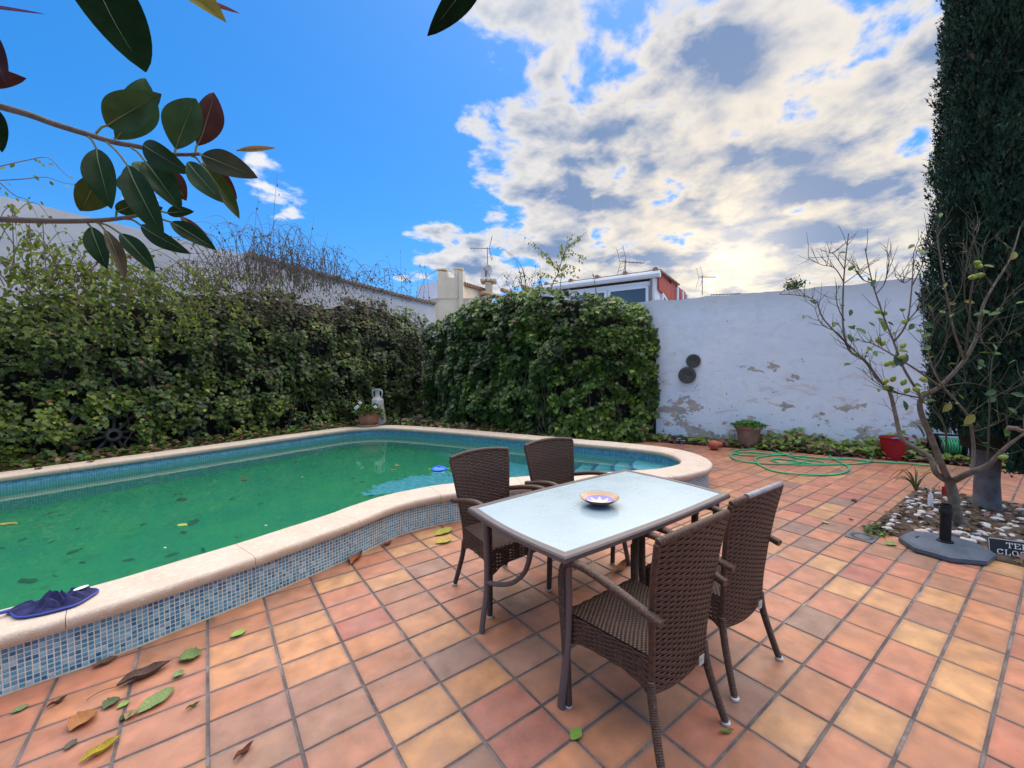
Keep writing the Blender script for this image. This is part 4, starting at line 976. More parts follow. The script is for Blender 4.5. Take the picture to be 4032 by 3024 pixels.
subs = [(.011,[(1240,800,4.05),(1000,560,4.2),(945,440,4.25),(830,405,4.3),(725,400,4.3)]),(.008,[(1150,740,4.1),(1085,640,4.1),(980,580,4.15),(940,480,4.2)]),(.007,[(1120,560,4.12),(1075,460,4.1),(1072,330,4.1)]),
 (.007,[(1118,330,4.15),(1060,240,4.2),(980,220,4.2),(900,178,4.2)]),(.006,[(1122,250,4.15),(1060,160,4.1),(1030,150,4.1)]),(.006,[(1120,330,4.15),(1190,280,4.1),(1245,220,4.1)]),
 (.014,[(1590,1030,3.56),(1480,850,3.6),(1420,690,3.65),(1360,540,3.7),(1290,330,3.7),(1245,120,3.7)]),(.011,[(1420,690,3.65),(1500,570,3.6),(1530,350,3.6),(1540,150,3.6)]),(.007,[(1530,350,3.6),(1600,200,3.6),(1625,55,3.6)]),(.006,[(1310,400,3.7),(1360,340,3.7),(1385,250,3.7),(1383,175,3.7)]),
 (.006,[(1290,330,3.7),(1230,310,3.75),(1185,250,3.75)]),(.007,[(1500,570,3.6),(1600,450,3.55),(1690,340,3.5)]),(.006,[(1530,300,3.6),(1480,330,3.6),(1430,290,3.6)]),
 (.009,[(1590,1030,3.56),(1480,1010,3.6),(1390,985,3.65),(1280,915,3.7)]),(.012,[(1700,960,3.5),(1560,860,3.5),(1400,760,3.55),(1290,700,3.6),(1240,690,3.6)]),
 (.012,[(1850,800,3.45),(1790,640,3.4),(1755,480,3.4),(1720,300,3.38),(1690,100,3.36),(1680,20,3.36)]),(.008,[(1930,640,3.42),(1860,480,3.4),(1850,300,3.38),(1880,150,3.38),(1930,20,3.36)]),(.010,[(1850,800,3.45),(1880,560,3.3),(1890,380,3.3),(1935,190,3.3),(1905,60,3.3),(1915,-10,3.3)]),
 (.009,[(1930,640,3.42),(2020,560,3.3),(2110,420,3.25),(2212,330,3.2)]),(.009,[(1990,1440,3.4),(2000,1150,3.35),(2010,900,3.3),(2030,760,3.3),(2110,640,3.25)]),(.010,[(1740,1340,3.55),(1730,1210,3.5),(1650,1090,3.5),(1600,1060,3.5)]),
 (.007,[(1895,1240,3.5),(2060,1180,3.4),(2212,1060,3.3)]),(.006,[(1870,1140,3.48),(2020,1030,3.4),(2212,940,3.3)]),(.006,[(2030,760,3.3),(1960,700,3.3),(1880,690,3.3)]),(.006,[(2080,1350,3.32),(2100,1400,3.3),(2150,1425,3.3)]),
 (.006,[(1660,860,3.42),(1720,760,3.4),(1740,640,3.4),(1700,520,3.4)]),(.006,[(1600,700,3.42),(1660,620,3.42),(1650,500,3.42)]),(.006,[(2020,360,3.4),(1960,240,3.35),(1960,90,3.35)]),(.006,[(1755,480,3.4),(1830,360,3.4),(1840,160,3.4)]),(.006,[(1720,960,3.44),(1900,940,3.4),(2100,1010,3.35)])]
rl_ = random.Random(17)
for r0, pts in subs:
    sp_ = smoothpath([ZL(*p) for p in pts], 5); n = len(sp_); MB().tube(sp_, [max(.0024, r0*.8*(1-.7*k/n)) for k in range(n)], 7).build("branch", m_ltwig if r0 < .011 else m_lbark, lt, True); segs.append((sp_, r0))
tw = MB(); ends = []
for sp_, r0 in segs:
    n = len(sp_)
    for _ in range(int(n*.6)):
        k = rl_.randrange(n//3, n); p = sp_[k]
        if p.z < .75: continue
        d_ = (sp_[min(k+1,n-1)]-sp_[k-1]).normalized(); v = (d_*.5 + Vector((rl_.gauss(0,.6),rl_.gauss(0,.6),rl_.gauss(.45,.4)))).normalized(); l = rl_.uniform(.06,.26)
        q = p + v*l*.5 + Vector((rl_.gauss(0,.01),rl_.gauss(0,.01),.01)); e = p + v*l + Vector((0,0,.03)); tw.tube([p, q, e], [.0028,.0022,.0012], 5); ends.append(e); ends.append(q)
        if rl_.random() < .5:
            w = (v + Vector((rl_.gauss(0,.8),rl_.gauss(0,.8),rl_.gauss(.2,.5)))).normalized()*l*.5; tw.tube([q, q+w], [.002,.001], 4); ends.append(q+w)
tag(tw.build("twigs", m_ltwig, lt, True), kind="stuff")
LLF = [(0,0,0),(.16,.2,.05),(.25,.48,.07),(.17,.8,.04),(0,1,-.08),(-.17,.8,.04),(-.25,.48,.07),(-.16,.2,.05),(0,.5,0),(0,.2,0),(0,.8,-.02)]
LLT = [(0,1,9),(1,2,8),(1,8,9),(2,3,10),(2,10,8),(3,4,10),(4,5,10),(5,6,8),(5,8,10),(6,7,9),(6,9,8),(7,0,9)]
llm = MB().add(LLF, LLT).mesh("leaf", m_lleaf, True)
def leaf_obj(name, me, parent, p, tipv, norv, s, col):
    Zv = Vector(norv).normalized(); Yv = (Vector(tipv)-Zv*Vector(tipv).dot(Zv)).normalized(); Xv = Yv.cross(Zv)
    o = link(name, me, parent); o.matrix_local = Matrix.Translation(p) @ Matrix(((Xv.x,Yv.x,Zv.x,0),(Xv.y,Yv.y,Zv.y,0),(Xv.z,Yv.z,Zv.z,0),(0,0,0,1))) @ Matrix.Scale(s,4); o.color = col+(1,); return o
for (x,y,d,s,c) in ((905,435,4.2,.075,0),(1160,490,4.1,.075,0),(1340,555,3.7,.11,1),(1380,570,3.7,.09,0),(1095,465,4.1,.04,0),(1265,570,3.7,.06,0),(1140,595,4.1,.065,0),(1180,585,4.1,.04,0),(1060,570,4.1,.045,0),(1500,760,3.55,.12,2),(1440,760,3.55,.12,2),(1550,1180,3.55,.14,2),(1770,1060,3.4,.10,3),(1840,440,3.4,.07,3),(1800,455,3.4,.06,3),(2160,140,3.35,.09,3),(2130,1000,3.3,.08,0),(2040,985,3.3,.09,0),(1910,1130,3.4,.12,3),(1480,1045,3.6,.09,0),(1980,840,3.3,.07,0),(1945,830,3.3,.06,0),(1540,580,3.6,.09,0),(1580,575,3.5,.1,0),(2200,870,3.25,.09,3)):
    col = [(.05,.11,.025),(.13,.19,.025),(.035,.09,.05),(.20,.18,.025)][c]
    leaf_obj("leaf", llm, lt, ZL(x,y,d), (rl_.gauss(0,1),rl_.gauss(0,1),-.5), (-FW.x+rl_.gauss(0,.3),-FW.y+rl_.gauss(0,.3),.5), s*1.05, col)
for _ in range(150):
    p = rl_.choice(ends)
    if p.z > 2.0 and rl_.random() < .8: continue
    leaf_obj("leaf", llm, lt, p, (rl_.gauss(0,1),rl_.gauss(0,1),-.6), (rl_.gauss(0,.6)-FW.x*.5,rl_.gauss(0,.6)-FW.y*.5,.9), rl_.uniform(.05,.10), rl_.choice([(.05,.115,.03),(.075,.155,.03),(.11,.19,.035),(.16,.20,.03)]))
lem = MB().lathe([(0,-.038),(.006,-.034),(.016,-.026),(.024,-.012),(.0265,.003),(.022,.018),(.013,.029),(.006,.034),(0,.036)], 14).mesh("lemon", m_lemon, True)
for (x,y,d) in ((1160,240,4.1),(1325,505,3.7),(1360,515,3.7),(1487,565,3.6),(1325,680,3.6),(1352,697,3.6),(1475,712,3.5),(1410,815,3.55),(1380,822,3.55),(1370,928,3.6),(1415,915,3.6),(1480,935,3.55),(1380,965,3.65),(1500,985,3.6),(1558,980,3.5),(1603,918,3.45),(1470,780,3.5),(1900,295,3.3),(1940,285,3.3),(1935,228,3.3),(1928,210,3.3),(2085,1390,3.3)):
    o = link("lemon", lem, lt, ZL(x,y,d), (rl_.uniform(-.9,.9),rl_.uniform(.3,1.6),rl_.uniform(0,6))); o.scale = (.82,.82,.85)
MB().tube([ZL(2110,1210,3.3),ZL(2160,1215,3.28),ZL(2220,1240,3.26)], .018, 6).build("dead_tuft", mat("dead_grass",(.25,.18,.13),(.16,.11,.09),30,.95,.8,60), lt, True)

# ------------------------------------------------------------------ rubber tree branches overhead, left
def rubber_mat(name, c, under):
    m = bpy.data.materials.new(name); m.use_nodes = True; N = m.node_tree.nodes; L_ = m.node_tree.links; b = N["Principled BSDF"]; b.inputs["Roughness"].default_value = .33; b.inputs["Specular IOR Level"].default_value = .07
    oi = N.new("ShaderNodeObjectInfo"); tcx = N.new("ShaderNodeTexCoord"); nz = N.new("ShaderNodeTexNoise"); nz.inputs["Scale"].default_value = 22; nz.inputs["Detail"].default_value = 4; L_.new(tcx.outputs["Object"], nz.inputs["Vector"])
    mx = N.new("ShaderNodeMix"); mx.data_type = "RGBA"; mx.blend_type = "MULTIPLY"; mx.inputs[0].default_value = 1; cr_ = N.new("ShaderNodeMapRange"); cr_.inputs[1].default_value = .3; cr_.inputs[2].default_value = .7; cr_.inputs[3].default_value = .8; cr_.inputs[4].default_value = 1.2
    L_.new(nz.outputs["Fac"], cr_.inputs[0]); L_.new(oi.outputs["Color"], mx.inputs[6]); L_.new(cr_.outputs[0], mx.inputs[7]); L_.new(mx.outputs[2], b.inputs["Base Color"])
    tr_ = N.new("ShaderNodeBsdfTranslucent"); L_.new(mx.outputs[2], tr_.inputs[0]); ms = N.new("ShaderNodeMixShader"); ms.inputs[0].default_value = .14; L_.new(b.outputs[0], ms.inputs[1]); L_.new(tr_.outputs[0], ms.inputs[2]); L_.new(ms.outputs[0], N["Material Output"].inputs[0])
    return m
m_rub = rubber_mat("rubber_leaf", None, None); m_rub2 = rubber_mat("rubber_leaf_matt", None, None); m_rub2.node_tree.nodes["Principled BSDF"].inputs["Specular IOR Level"].default_value = 0.0; m_rubst = mat("rubber_branch_bark", (.15,.13,.11), (.09,.085,.07), 25, .8, .4, 60); m_rib = mat("leaf_midrib", (.17,.22,.10))
GR = (.014,.040,.013); GL_ = (.034,.078,.032); PUR = (.060,.023,.020); YEL = (.24,.21,.05); GD = (.007,.017,.007); BR = (.060,.024,.014); OL = (.045,.066,.016)
def Z1(x, y, d): return at(x*.66319, y*.66319, d)
def rub_leaf(root, b0, t0, w, d0, d1, col, twist=.35, fold=.35, bend=.12, origin=None, stalk=None):
    d1 = d0+(d1-d0)*.25; w *= .92; A, B = Z1(*b0, d0), Z1(*t0, d1); ax = B-A; l = ax.length; ax.normalize(); toC = (CAMP-(A+B)/2).normalized(); side = ax.cross(toC).normalized(); nrm = side.cross(ax)
    side, nrm = side*math.cos(twist)+nrm*math.sin(twist), nrm*math.cos(twist)-side*math.sin(twist)
    hw = w*.66319/F*(d0+d1)/2/2/max(.45,math.cos(twist)); n = 14; vs = []; o0 = Vector(root.location)
    for i in range(n+1):
        t = i/n; ww = hw*(math.sin(math.pi*min(1,t*.98+.01))**.78)*(1-.12*(t-.5)) if t < .985 else hw*.03
        ww = max(ww, hw*.02); c = A + ax*l*t + nrm*(-bend*l*(t-.5)**2*2) 
        for s_ in (-1,-.55,0,.55,1): vs.append(c + side*ww*s_ + nrm*(fold*1.55*ww*abs(s_)+.05*ww*math.sin(t*9+s_*2)) - o0)
    fs = [(i*5+k, i*5+k+1, (i+1)*5+k+1, (i+1)*5+k) for i in range(n) for k in range(4)]
    o = MB().add(vs, fs).build("leaf", m_rub2 if root.name.startswith("overhanging") else m_rub, root, True); o.color = col+(1,)
    rb_ = MB().tube([vs[i*5+2]-nrm*.0006 for i in range(n+1)], [.0022*(1-.8*i/n)*d0 for i in range(n+1)], 5); ro = rb_.build("midrib", m_rib, o, True)
    if stalk is not None:
        S_ = Z1(*stalk, d0) - o0; MB().tube(smoothpath([S_, (S_+vs[2])/2+Vector((0,0,.006)), vs[2]],4), .0026*d0, 6).build("leaf_stalk", m_rib, o, True)
    return o
DB = 1.12
rbA = empty("rubber_tree_branch", Z1(0,632,DB), 0, "rubber tree branch with glossy oval leaves reaching in from the upper left", "branch"); oA = Vector(rbA.location)
bp = [(-160,590),(0,632),(170,680),(330,738),(530,800),(680,845),(830,872),(960,908),(1080,918),(1190,914)]
MB().tube([p-oA for p in smoothpath([Z1(x,y,DB) for x,y in bp],5)], [lerp(.0095,.0042,k/45) for k in range(46)], 10).build("stem", m_rubst, rbA, True)
for b0,t0,w,d0,d1,col,twi,fold,stalk in [
 ((622,748),(945,560),205,1.10,1.0,GL_,.15,.42,(568,795)),((705,830),(880,470),200,1.16,1.2,GL_,-.5,.3,(680,832)),((1040,880),(1158,580),200,1.08,1.04,GL_,.25,.4,(1040,915)),
 ((1182,862),(1280,548),150,1.12,1.14,PUR,-.35,.3,(1160,912)),((826,850),(1112,1022),150,1.08,1.0,GR,-.2,.3,None),((1178,910),(1516,1046),150,1.1,1.08,(.05,.055,.03),.2,.22,None),
 ((1400,890),(1632,876),34,1.25,1.3,(.35,.24,.10),.2,.1,None),((560,868),(650,1225),165,1.08,1.0,GR,-.3,.3,(522,812)),((590,1038),(480,1255),170,1.2,1.2,OL,.3,.35,None),
 ((738,962),(955,1392),165,1.06,.98,GR,-.25,.28,(630,842)),((852,940),(1068,1232),165,1.1,1.03,GR,.15,.28,(778,878)),((1098,950),(1310,1192),125,1.06,1.0,(.035,.07,.03),-.2,.3,None),
 ((1195,960),(1420,1282),105,1.12,1.1,OL,.35,.3,(1135,925)),((1198,952),(1402,1172),110,1.16,1.2,BR,.2,.2,None),((1000,1012),(1100,1185),120,1.2,1.2,BR,-.2,.25,None),((820,950),(900,1090),120,1.2,1.18,GL_,.3,.25,None),
 ((745,1020),(800,1180),120,1.2,1.2,GL_,-.3,.25,None)]:
    rub_leaf(rbA, b0, t0, w, d0, d1, col, twi, fold, stalk=stalk)
rbB = empty("rubber_tree_twig", Z1(0,1302,1.18), 0, "lower rubber tree branch hanging leaves in front of the ivy", "branch"); oB = Vector(rbB.location)
bp = [(-160,1296),(0,1302),(300,1312),(560,1310),(760,1290),(885,1264)]
MB().tube([p-oB for p in smoothpath([Z1(x,y,1.18) for x,y in bp],5)], [lerp(.0095,.004,k/25) for k in range(26)], 10).build("stem", m_rubst, rbB, True)
for b0,t0,w,d0,d1,col,twi,fold,stalk in [
 ((532,1338),(628,1585),115,1.18,1.12,GR,-.2,.3,(490,1318)),((625,1350),(748,1645),75,1.18,1.16,(.09,.075,.045),.4,.3,(550,1315)),((708,1372),(915,1602),105,1.18,1.12,GR,.2,.3,(570,1318)),
 ((812,1332),(1112,1502),100,1.18,1.1,GR,-.3,.3,(740,1300)),((1000,1305),(1272,1472),105,1.2,1.15,GR,.2,.25,(830,1290)),((1060,1270),(1268,1466),60,1.21,1.17,(.16,.055,.028),.2,.15,None),((985,1262),(1145,1255),70,1.2,1.2,GR,.2,.3,(880,1266)),
 ((690,1262),(862,1182),105,1.2,1.15,GR,-.3,.3,(690,1290)),((850,1290),(960,1230),80,1.22,1.2,GR,.2,.3,None)]:
    rub_leaf(rbB, b0, t0, w, d0, d1, col, twi, fold, stalk=stalk)
rbC = empty("overhanging_branch", Z1(600,-700,.95), 0, "large drooping rubber tree leaves dangling into the top of the view", "branch"); oC = Vector(rbC.location)
MB().tube([p-oC for p in smoothpath([Z1(-900,-150,1.05), Z1(-300,-300,1.0), Z1(300,-420,.95), Z1(1300,-480,.95), Z1(2900,-420,.95)],6)], [lerp(.014,.006,k/24) for k in range(25)], 10).build("stem", m_rubst, rbC, True)
rub_leaf(rbC, (420,-380), (872,505), 330, .86, .80, GD, .3, .25, bend=-.16, stalk=(300,-420))
rub_leaf(rbC, (830,-260), (1322,95), 190, .92, .90, YEL, .5, .5, stalk=(800,-455)); rub_leaf(rbC, (1180,-10), (1412,74), 26, .95, .95, (.20,.08,.12), .1, .1)
rub_leaf(rbC, (2900,-260), (2553,206), 170, .92, .90, GD, .2, .35, stalk=(2880,-420))
rub_leaf(rbC, (-170,60), (38,475), 120, 1.0, .98, (.035,.02,.025), .2, .3, stalk=(-300,-300)); rub_leaf(rbC, (-230,420), (134,470), 130, 1.05, 1.02, PUR, -.3, .3, stalk=(-380,-260)); rub_leaf(rbC, (-120,560), (16,890), 120, 1.02, 1.0, GD, .3, .3, stalk=(-400,-260)); rub_leaf(rbC, (-260,10), (238,76), 20, 1.1, 1.1, (.16,.06,.22), .1, .1, stalk=(-420,-260))

# ------------------------------------------------------------------ table
m_alu = mat("taupe_aluminium", (.115,.088,.085), (.095,.075,.072), 6, .42, .05, 200, spec=.5)
m_frost = bpy.data.materials.new("frosted_glass"); m_frost.use_nodes = True
def frost():
    N = m_frost.node_tree.nodes; L_ = m_frost.node_tree.links; b = N["Principled BSDF"]; b.inputs["Roughness"].default_value = .27; b.inputs["Specular IOR Level"].default_value = .5
    t = N.new("ShaderNodeTexCoord"); n = N.new("ShaderNodeTexNoise"); n.inputs["Scale"].default_value = 3.5; n.inputs["Detail"].default_value = 9; n.inputs["Roughness"].default_value = .68; L_.new(t.outputs["Object"], n.inputs["Vector"]); rmr = N.new("ShaderNodeMapRange"); rmr.inputs[1].default_value = .35; rmr.inputs[2].default_value = .65; rmr.inputs[3].default_value = .22; rmr.inputs[4].default_value = .33; L_.new(n.outputs["Fac"], rmr.inputs[0]); L_.new(rmr.outputs[0], b.inputs["Roughness"])
    mx = N.new("ShaderNodeMix"); mx.data_type = "RGBA"; mx.inputs[6].default_value = (.27,.36,.395,1); mx.inputs[7].default_value = (.325,.41,.44,1); L_.new(n.outputs["Fac"], mx.inputs[0])
    # faint dried ring left by a pot
    sp = N.new("ShaderNodeVectorMath"); sp.operation = "DISTANCE"; sp.inputs[1].default_value = (-.52,-.27,.0); L_.new(t.outputs["Object"], sp.inputs[0])
    n2 = N.new("ShaderNodeTexNoise"); n2.inputs["Scale"].default_value = 14; L_.new(t.outputs["Object"], n2.inputs["Vector"])
    ad = N.new("ShaderNodeMath"); ad.operation = "MULTIPLY_ADD"; ad.inputs[1].default_value = .03; L_.new(n2.outputs["Fac"], ad.inputs[0]); L_.new(sp.outputs["Value"], ad.inputs[2])
    d = N.new("ShaderNodeMath"); d.operation = "SUBTRACT"; d.inputs[1].default_value = .092; L_.new(ad.outputs[0], d.inputs[0]); ab = N.new("ShaderNodeMath"); ab.operation = "ABSOLUTE"; L_.new(d.outputs[0], ab.inputs[0])
    mr = N.new("ShaderNodeMapRange"); mr.inputs[1].default_value = .001; mr.inputs[2].default_value = .005; mr.inputs[3].default_value = .40; mr.inputs[4].default_value = 0; L_.new(ab.outputs[0], mr.inputs[0])
    mx2 = N.new("ShaderNodeMix"); mx2.data_type = "RGBA"; mx2.inputs[7].default_value = (.27,.30,.29,1); L_.new(mr.outputs[0], mx2.inputs[0]); L_.new(mx.outputs[2], mx2.inputs[6]); L_.new(mx2.outputs[2], b.inputs["Base Color"])
    b.inputs["Transmission Weight"].default_value = .0
frost()
TZ = .712; tb = empty("patio_table", (1.866,1.637,0), 0, "rectangular patio table with frosted glass top and taupe metal frame", "table")
hx, hy, bow = .695, .398, .035
def tedge(inset):
    out = []; N_ = 16
    a, c = hx-inset, hy-inset
    for k in range(N_): t = k/N_; out.append((lerp(-a,a,t), -c - bow*.55*math.sin(math.pi*t)))
    for k in range(N_): t = k/N_; out.append((a + bow*.8*math.sin(math.pi*t), lerp(-c,c,t)))
    for k in range(N_): t = k/N_; out.append((lerp(a,-a,t), c + bow*.55*math.sin(math.pi*t)))
    for k in range(N_): t = k/N_; out.append((-a - bow*.8*math.sin(math.pi*t), lerp(c,-c,t)))
    return out
e0, e1 = tedge(0), tedge(.042)
for q, nm in enumerate(("side_rail","end_rail","side_rail","end_rail")):
    idx = [(q*16+k) % 64 for k in range(17)]; b = MB(); m_ = 17
    rows = [[(e0[i][0],e0[i][1],TZ-.026) for i in idx],[(e0[i][0],e0[i][1],TZ-.006) for i in idx],[(lerp(e0[i][0],e1[i][0],.16),lerp(e0[i][1],e1[i][1],.16),TZ+.001) for i in idx],[(lerp(e0[i][0],e1[i][0],.9),lerp(e0[i][1],e1[i][1],.9),TZ+.0025) for i in idx],[(e1[i][0],e1[i][1],TZ-.001) for i in idx],[(e1[i][0],e1[i][1],TZ-.026) for i in idx]]
    vs = sum(rows, []); fs = [(r_*m_+k, r_*m_+k+1, (r_+1)*m_+k+1, (r_+1)*m_+k) for r_ in range(5) for k in range(16)] + [(5*m_+k,5*m_+k+1,k+1,k) for k in range(16)] + [tuple(r_*m_ for r_ in range(6)), tuple(r_*m_+16 for r_ in range(5,-1,-1))]
    b.add(vs, fs).build(nm, m_alu, tb)
b = MB(); b.prism(tedge(.039), -.006, 0); b.build("glass_top", m_frost, tb, loc=(0,0,TZ-.0012))
for sx in (-1,1):
    for sy in (-1,1):
        pts = [(sx*.60,sy*.345,TZ-.02),(sx*.606,sy*.355,.60),(sx*.602,sy*.352,.42),(sx*.612,sy*.345,.22),(sx*.640,sy*.338,.08),(sx*.655,sy*.335,.0)] if sy > 0 else [(sx*.63,sy*.345,TZ-.02),(sx*.625,sy*.345,.5),(sx*.632,sy*.338,.25),(sx*.655,sy*.322,.0)]
        MB().tube(smoothpath(pts,5), .021, 10, flat=.62, upv=Vector((1,0,0))).build("leg", m_alu, tb, True)
    MB().tube(smoothpath([(sx*.606,.345,.275),(sx*.59,.27,.285),(sx*.565,.16,.33),(sx*.545,.07,.42),(sx*.54,.02,.55),(sx*.545,0,TZ-.03)],6), .017, 9, flat=.75).build("curved_brace", m_alu, tb, True)
    MB().tube([(sx*.545,-.33,TZ-.05),(sx*.545,.33,TZ-.05)], .016, 9).build("cross_bar", m_alu, tb, True)
MB().tube([(-.60,-.325,TZ-.052),(.60,-.325,TZ-.052)], .016, 9).build("under_rail", m_alu, tb, True)
MB().tube([(-.60,.325,TZ-.052),(.60,.325,TZ-.052)], .016, 9).build("under_rail", m_alu, tb, True)

# bowl on the table
def bowl_mat():
    m = bpy.data.materials.new("painted_bowl"); m.use_nodes = True; N = m.node_tree.nodes; L_ = m.node_tree.links; b = N["Principled BSDF"]; b.inputs["Roughness"].default_value = .3
    t = N.new("ShaderNodeTexCoord"); s = N.new("ShaderNodeSeparateXYZ"); L_.new(t.outputs["Object"], s.inputs[0])
    def mth(op, a, c=None):
        n = N.new("ShaderNodeMath"); n.operation = op
        for i, v in enumerate((a, c)):
            if v is None: continue
            if isinstance(v, (int, float)): n.inputs[i].default_value = v
            else: L_.new(v, n.inputs[i])
        return n.outputs[0]
    def mx(f, a, c):
        n = N.new("ShaderNodeMix"); n.data_type = "RGBA"; L_.new(f, n.inputs[0])
        for i, v in ((6, a), (7, c)):
            if isinstance(v, tuple): n.inputs[i].default_value = v + (1,)
            else: L_.new(v, n.inputs[i])
        return n.outputs[2]
    r = mth("SQRT", mth("ADD", mth("MULTIPLY", s.outputs[0], s.outputs[0]), mth("MULTIPLY", s.outputs[1], s.outputs[1]))); a = mth("ARCTAN2", s.outputs[1], s.outputs[0])
    star = mth("ADD", .034, mth("MULTIPLY", mth("PINGPONG", mth("ADD", mth("MULTIPLY", a, 8/(2*math.pi)), 8.0), .5), .072))
    instar = mth("LESS_THAN", r, star); rim = mth("GREATER_THAN", r, .082)
    dash = mth("MULTIPLY", mth("GREATER_THAN", mth("SINE", mth("MULTIPLY", a, 46)), .35), mth("MULTIPLY", mth("GREATER_THAN", r, .088), mth("LESS_THAN", r, .099)))
    c = mx(instar, (.20,.17,.42), (.68,.52,.38)); c = mx(rim, c, (.55,.33,.16)); c = mx(dash, c, (.28,.17,.09)); edge = mth("GREATER_THAN", r, .1075); c = mx(edge, c, (.10,.06,.07))
    L_.new(c, b.inputs["Base Color"]); return m
bp_ = gp(1295*1.8228, 1090*1.8228, TZ)
bw = empty("ceramic_bowl", (bp_.x,bp_.y,TZ), R(-26), "small blue and ochre painted ceramic bowl with a star, on the glass table", "bowl")
MB().lathe([(0,.010),(.03,.011),(.055,.018),(.083,.032),(.098,.040),(.106,.046),(.110,.048)], 40).build("inside", bowl_mat(), bw, True)
MB().lathe([(.110,.048),(.108,.043),(.085,.026),(.056,.011),(.036,.008),(.035,.0),(.030,.001),(0,.004)], 40).build("outside", mat("bowl_glaze_dark", (.09,.055,.06), (.13,.08,.07), 20, .35), bw, True)

# ------------------------------------------------------------------ wicker chairs
m_wick = mat("wicker_strand", (.088,.048,.032), (.044,.024,.017), 70, .45, .12, 400, spec=.32, c3=(.135,.085,.055), s3=120)
m_wickd = mat("wicker_inside", (.018,.012,.010), rough=.9)
m_cap = mat("grey_plastic_foot", (.55,.55,.53), (.42,.42,.4), 20, .5)
def weave(surf, rows, length, period=.05, amp=.0030, fill=.90, flipn=1, spp=8):
    """woven ribbons over surf(u,v)->(pos); returns verts, faces"""
    V = []; Fc = []; ns = max(6, int(length/period*spp))
    for r_ in range(rows):
        for s_ in range(ns+1):
            u = s_/ns; ph = 2*math.pi*u*length/period + (math.pi if r_ % 2 else 0); off = amp*math.sin(ph)
            for k, (dv, dn) in enumerate(((-.5,-.0012),(-.2,.0008),(.2,.0008),(.5,-.0012))):
                v = (r_+.5+dv*fill)/rows; p, n_ = surf(u, v); V.append(p + n_*(flipn*(off+dn)))
        b0 = r_*(ns+1)*4
        for s_ in range(ns):
            for k in range(3):
                a = b0+s_*4+k; q = (a, a+4, a+5, a+1); Fc.append(q if flipn > 0 else q[::-1])
    return V, Fc
def wrapped(pts, r, pitch=.0085, n=8, flat=1.0, amp=.10, upv=None):
    """tube bound with strand: ridged radius"""
    pts = [Vector(p) for p in pts]; L_ = [0]
    for i in range(1,len(pts)): L_.append(L_[-1]+(pts[i]-pts[i-1]).length)
    tot = L_[-1]; m_ = int(tot/pitch*3)+2; out = []; rad = []; j = 0
    r0, r1 = (r if isinstance(r, tuple) else (r, r))
    for k in range(m_):
        s_ = tot*k/(m_-1)
        while j < len(L_)-2 and L_[j+1] < s_: j += 1
        t = (s_-L_[j])/max(1e-6,(L_[j+1]-L_[j])); out.append(pts[j].lerp(pts[j+1], t)); rad.append(lerp(r0,r1,k/(m_-1))*(1+amp*(1 if k % 3 == 1 else -.6)))
    return MB().tube(out, rad, n, True, flat, upv=upv)
BZ0, BZ1 = .285, .885
def bsurf(u, v, off=0.0):
    z = lerp(BZ0, BZ1, v); w = np.interp(z, [.285,.36,.45,.58,.75,.90], [.185,.180,.185,.202,.224,.243]); x = (2*u-1)*w
    y0 = np.interp(z, [.285,.42,.58,.75,.90], [-.185,-.192,-.205,-.228,-.258]); s_ = 1-(2*u-1)**2
    y = y0 - .030*s_*(.4+.6*v); zz = z + .020*s_*max(0,(v-.6)/.4) - .020*s_*max(0,(.25-v)/.25)
    return Vector((x, y, zz))
def bsurfn(sgn):
    def f(u, v):
        p = bsurf(u,v); e = .004; du = bsurf(min(1,u+e),v)-bsurf(max(0,u-e),v); dv = bsurf(u,min(1,v+e))-bsurf(u,max(0,v-e)); n_ = du.cross(dv).normalized()
        n_ = n_ if n_.y < 0 else -n_
        return p + n_*(sgn*.010), n_*sgn
    return f
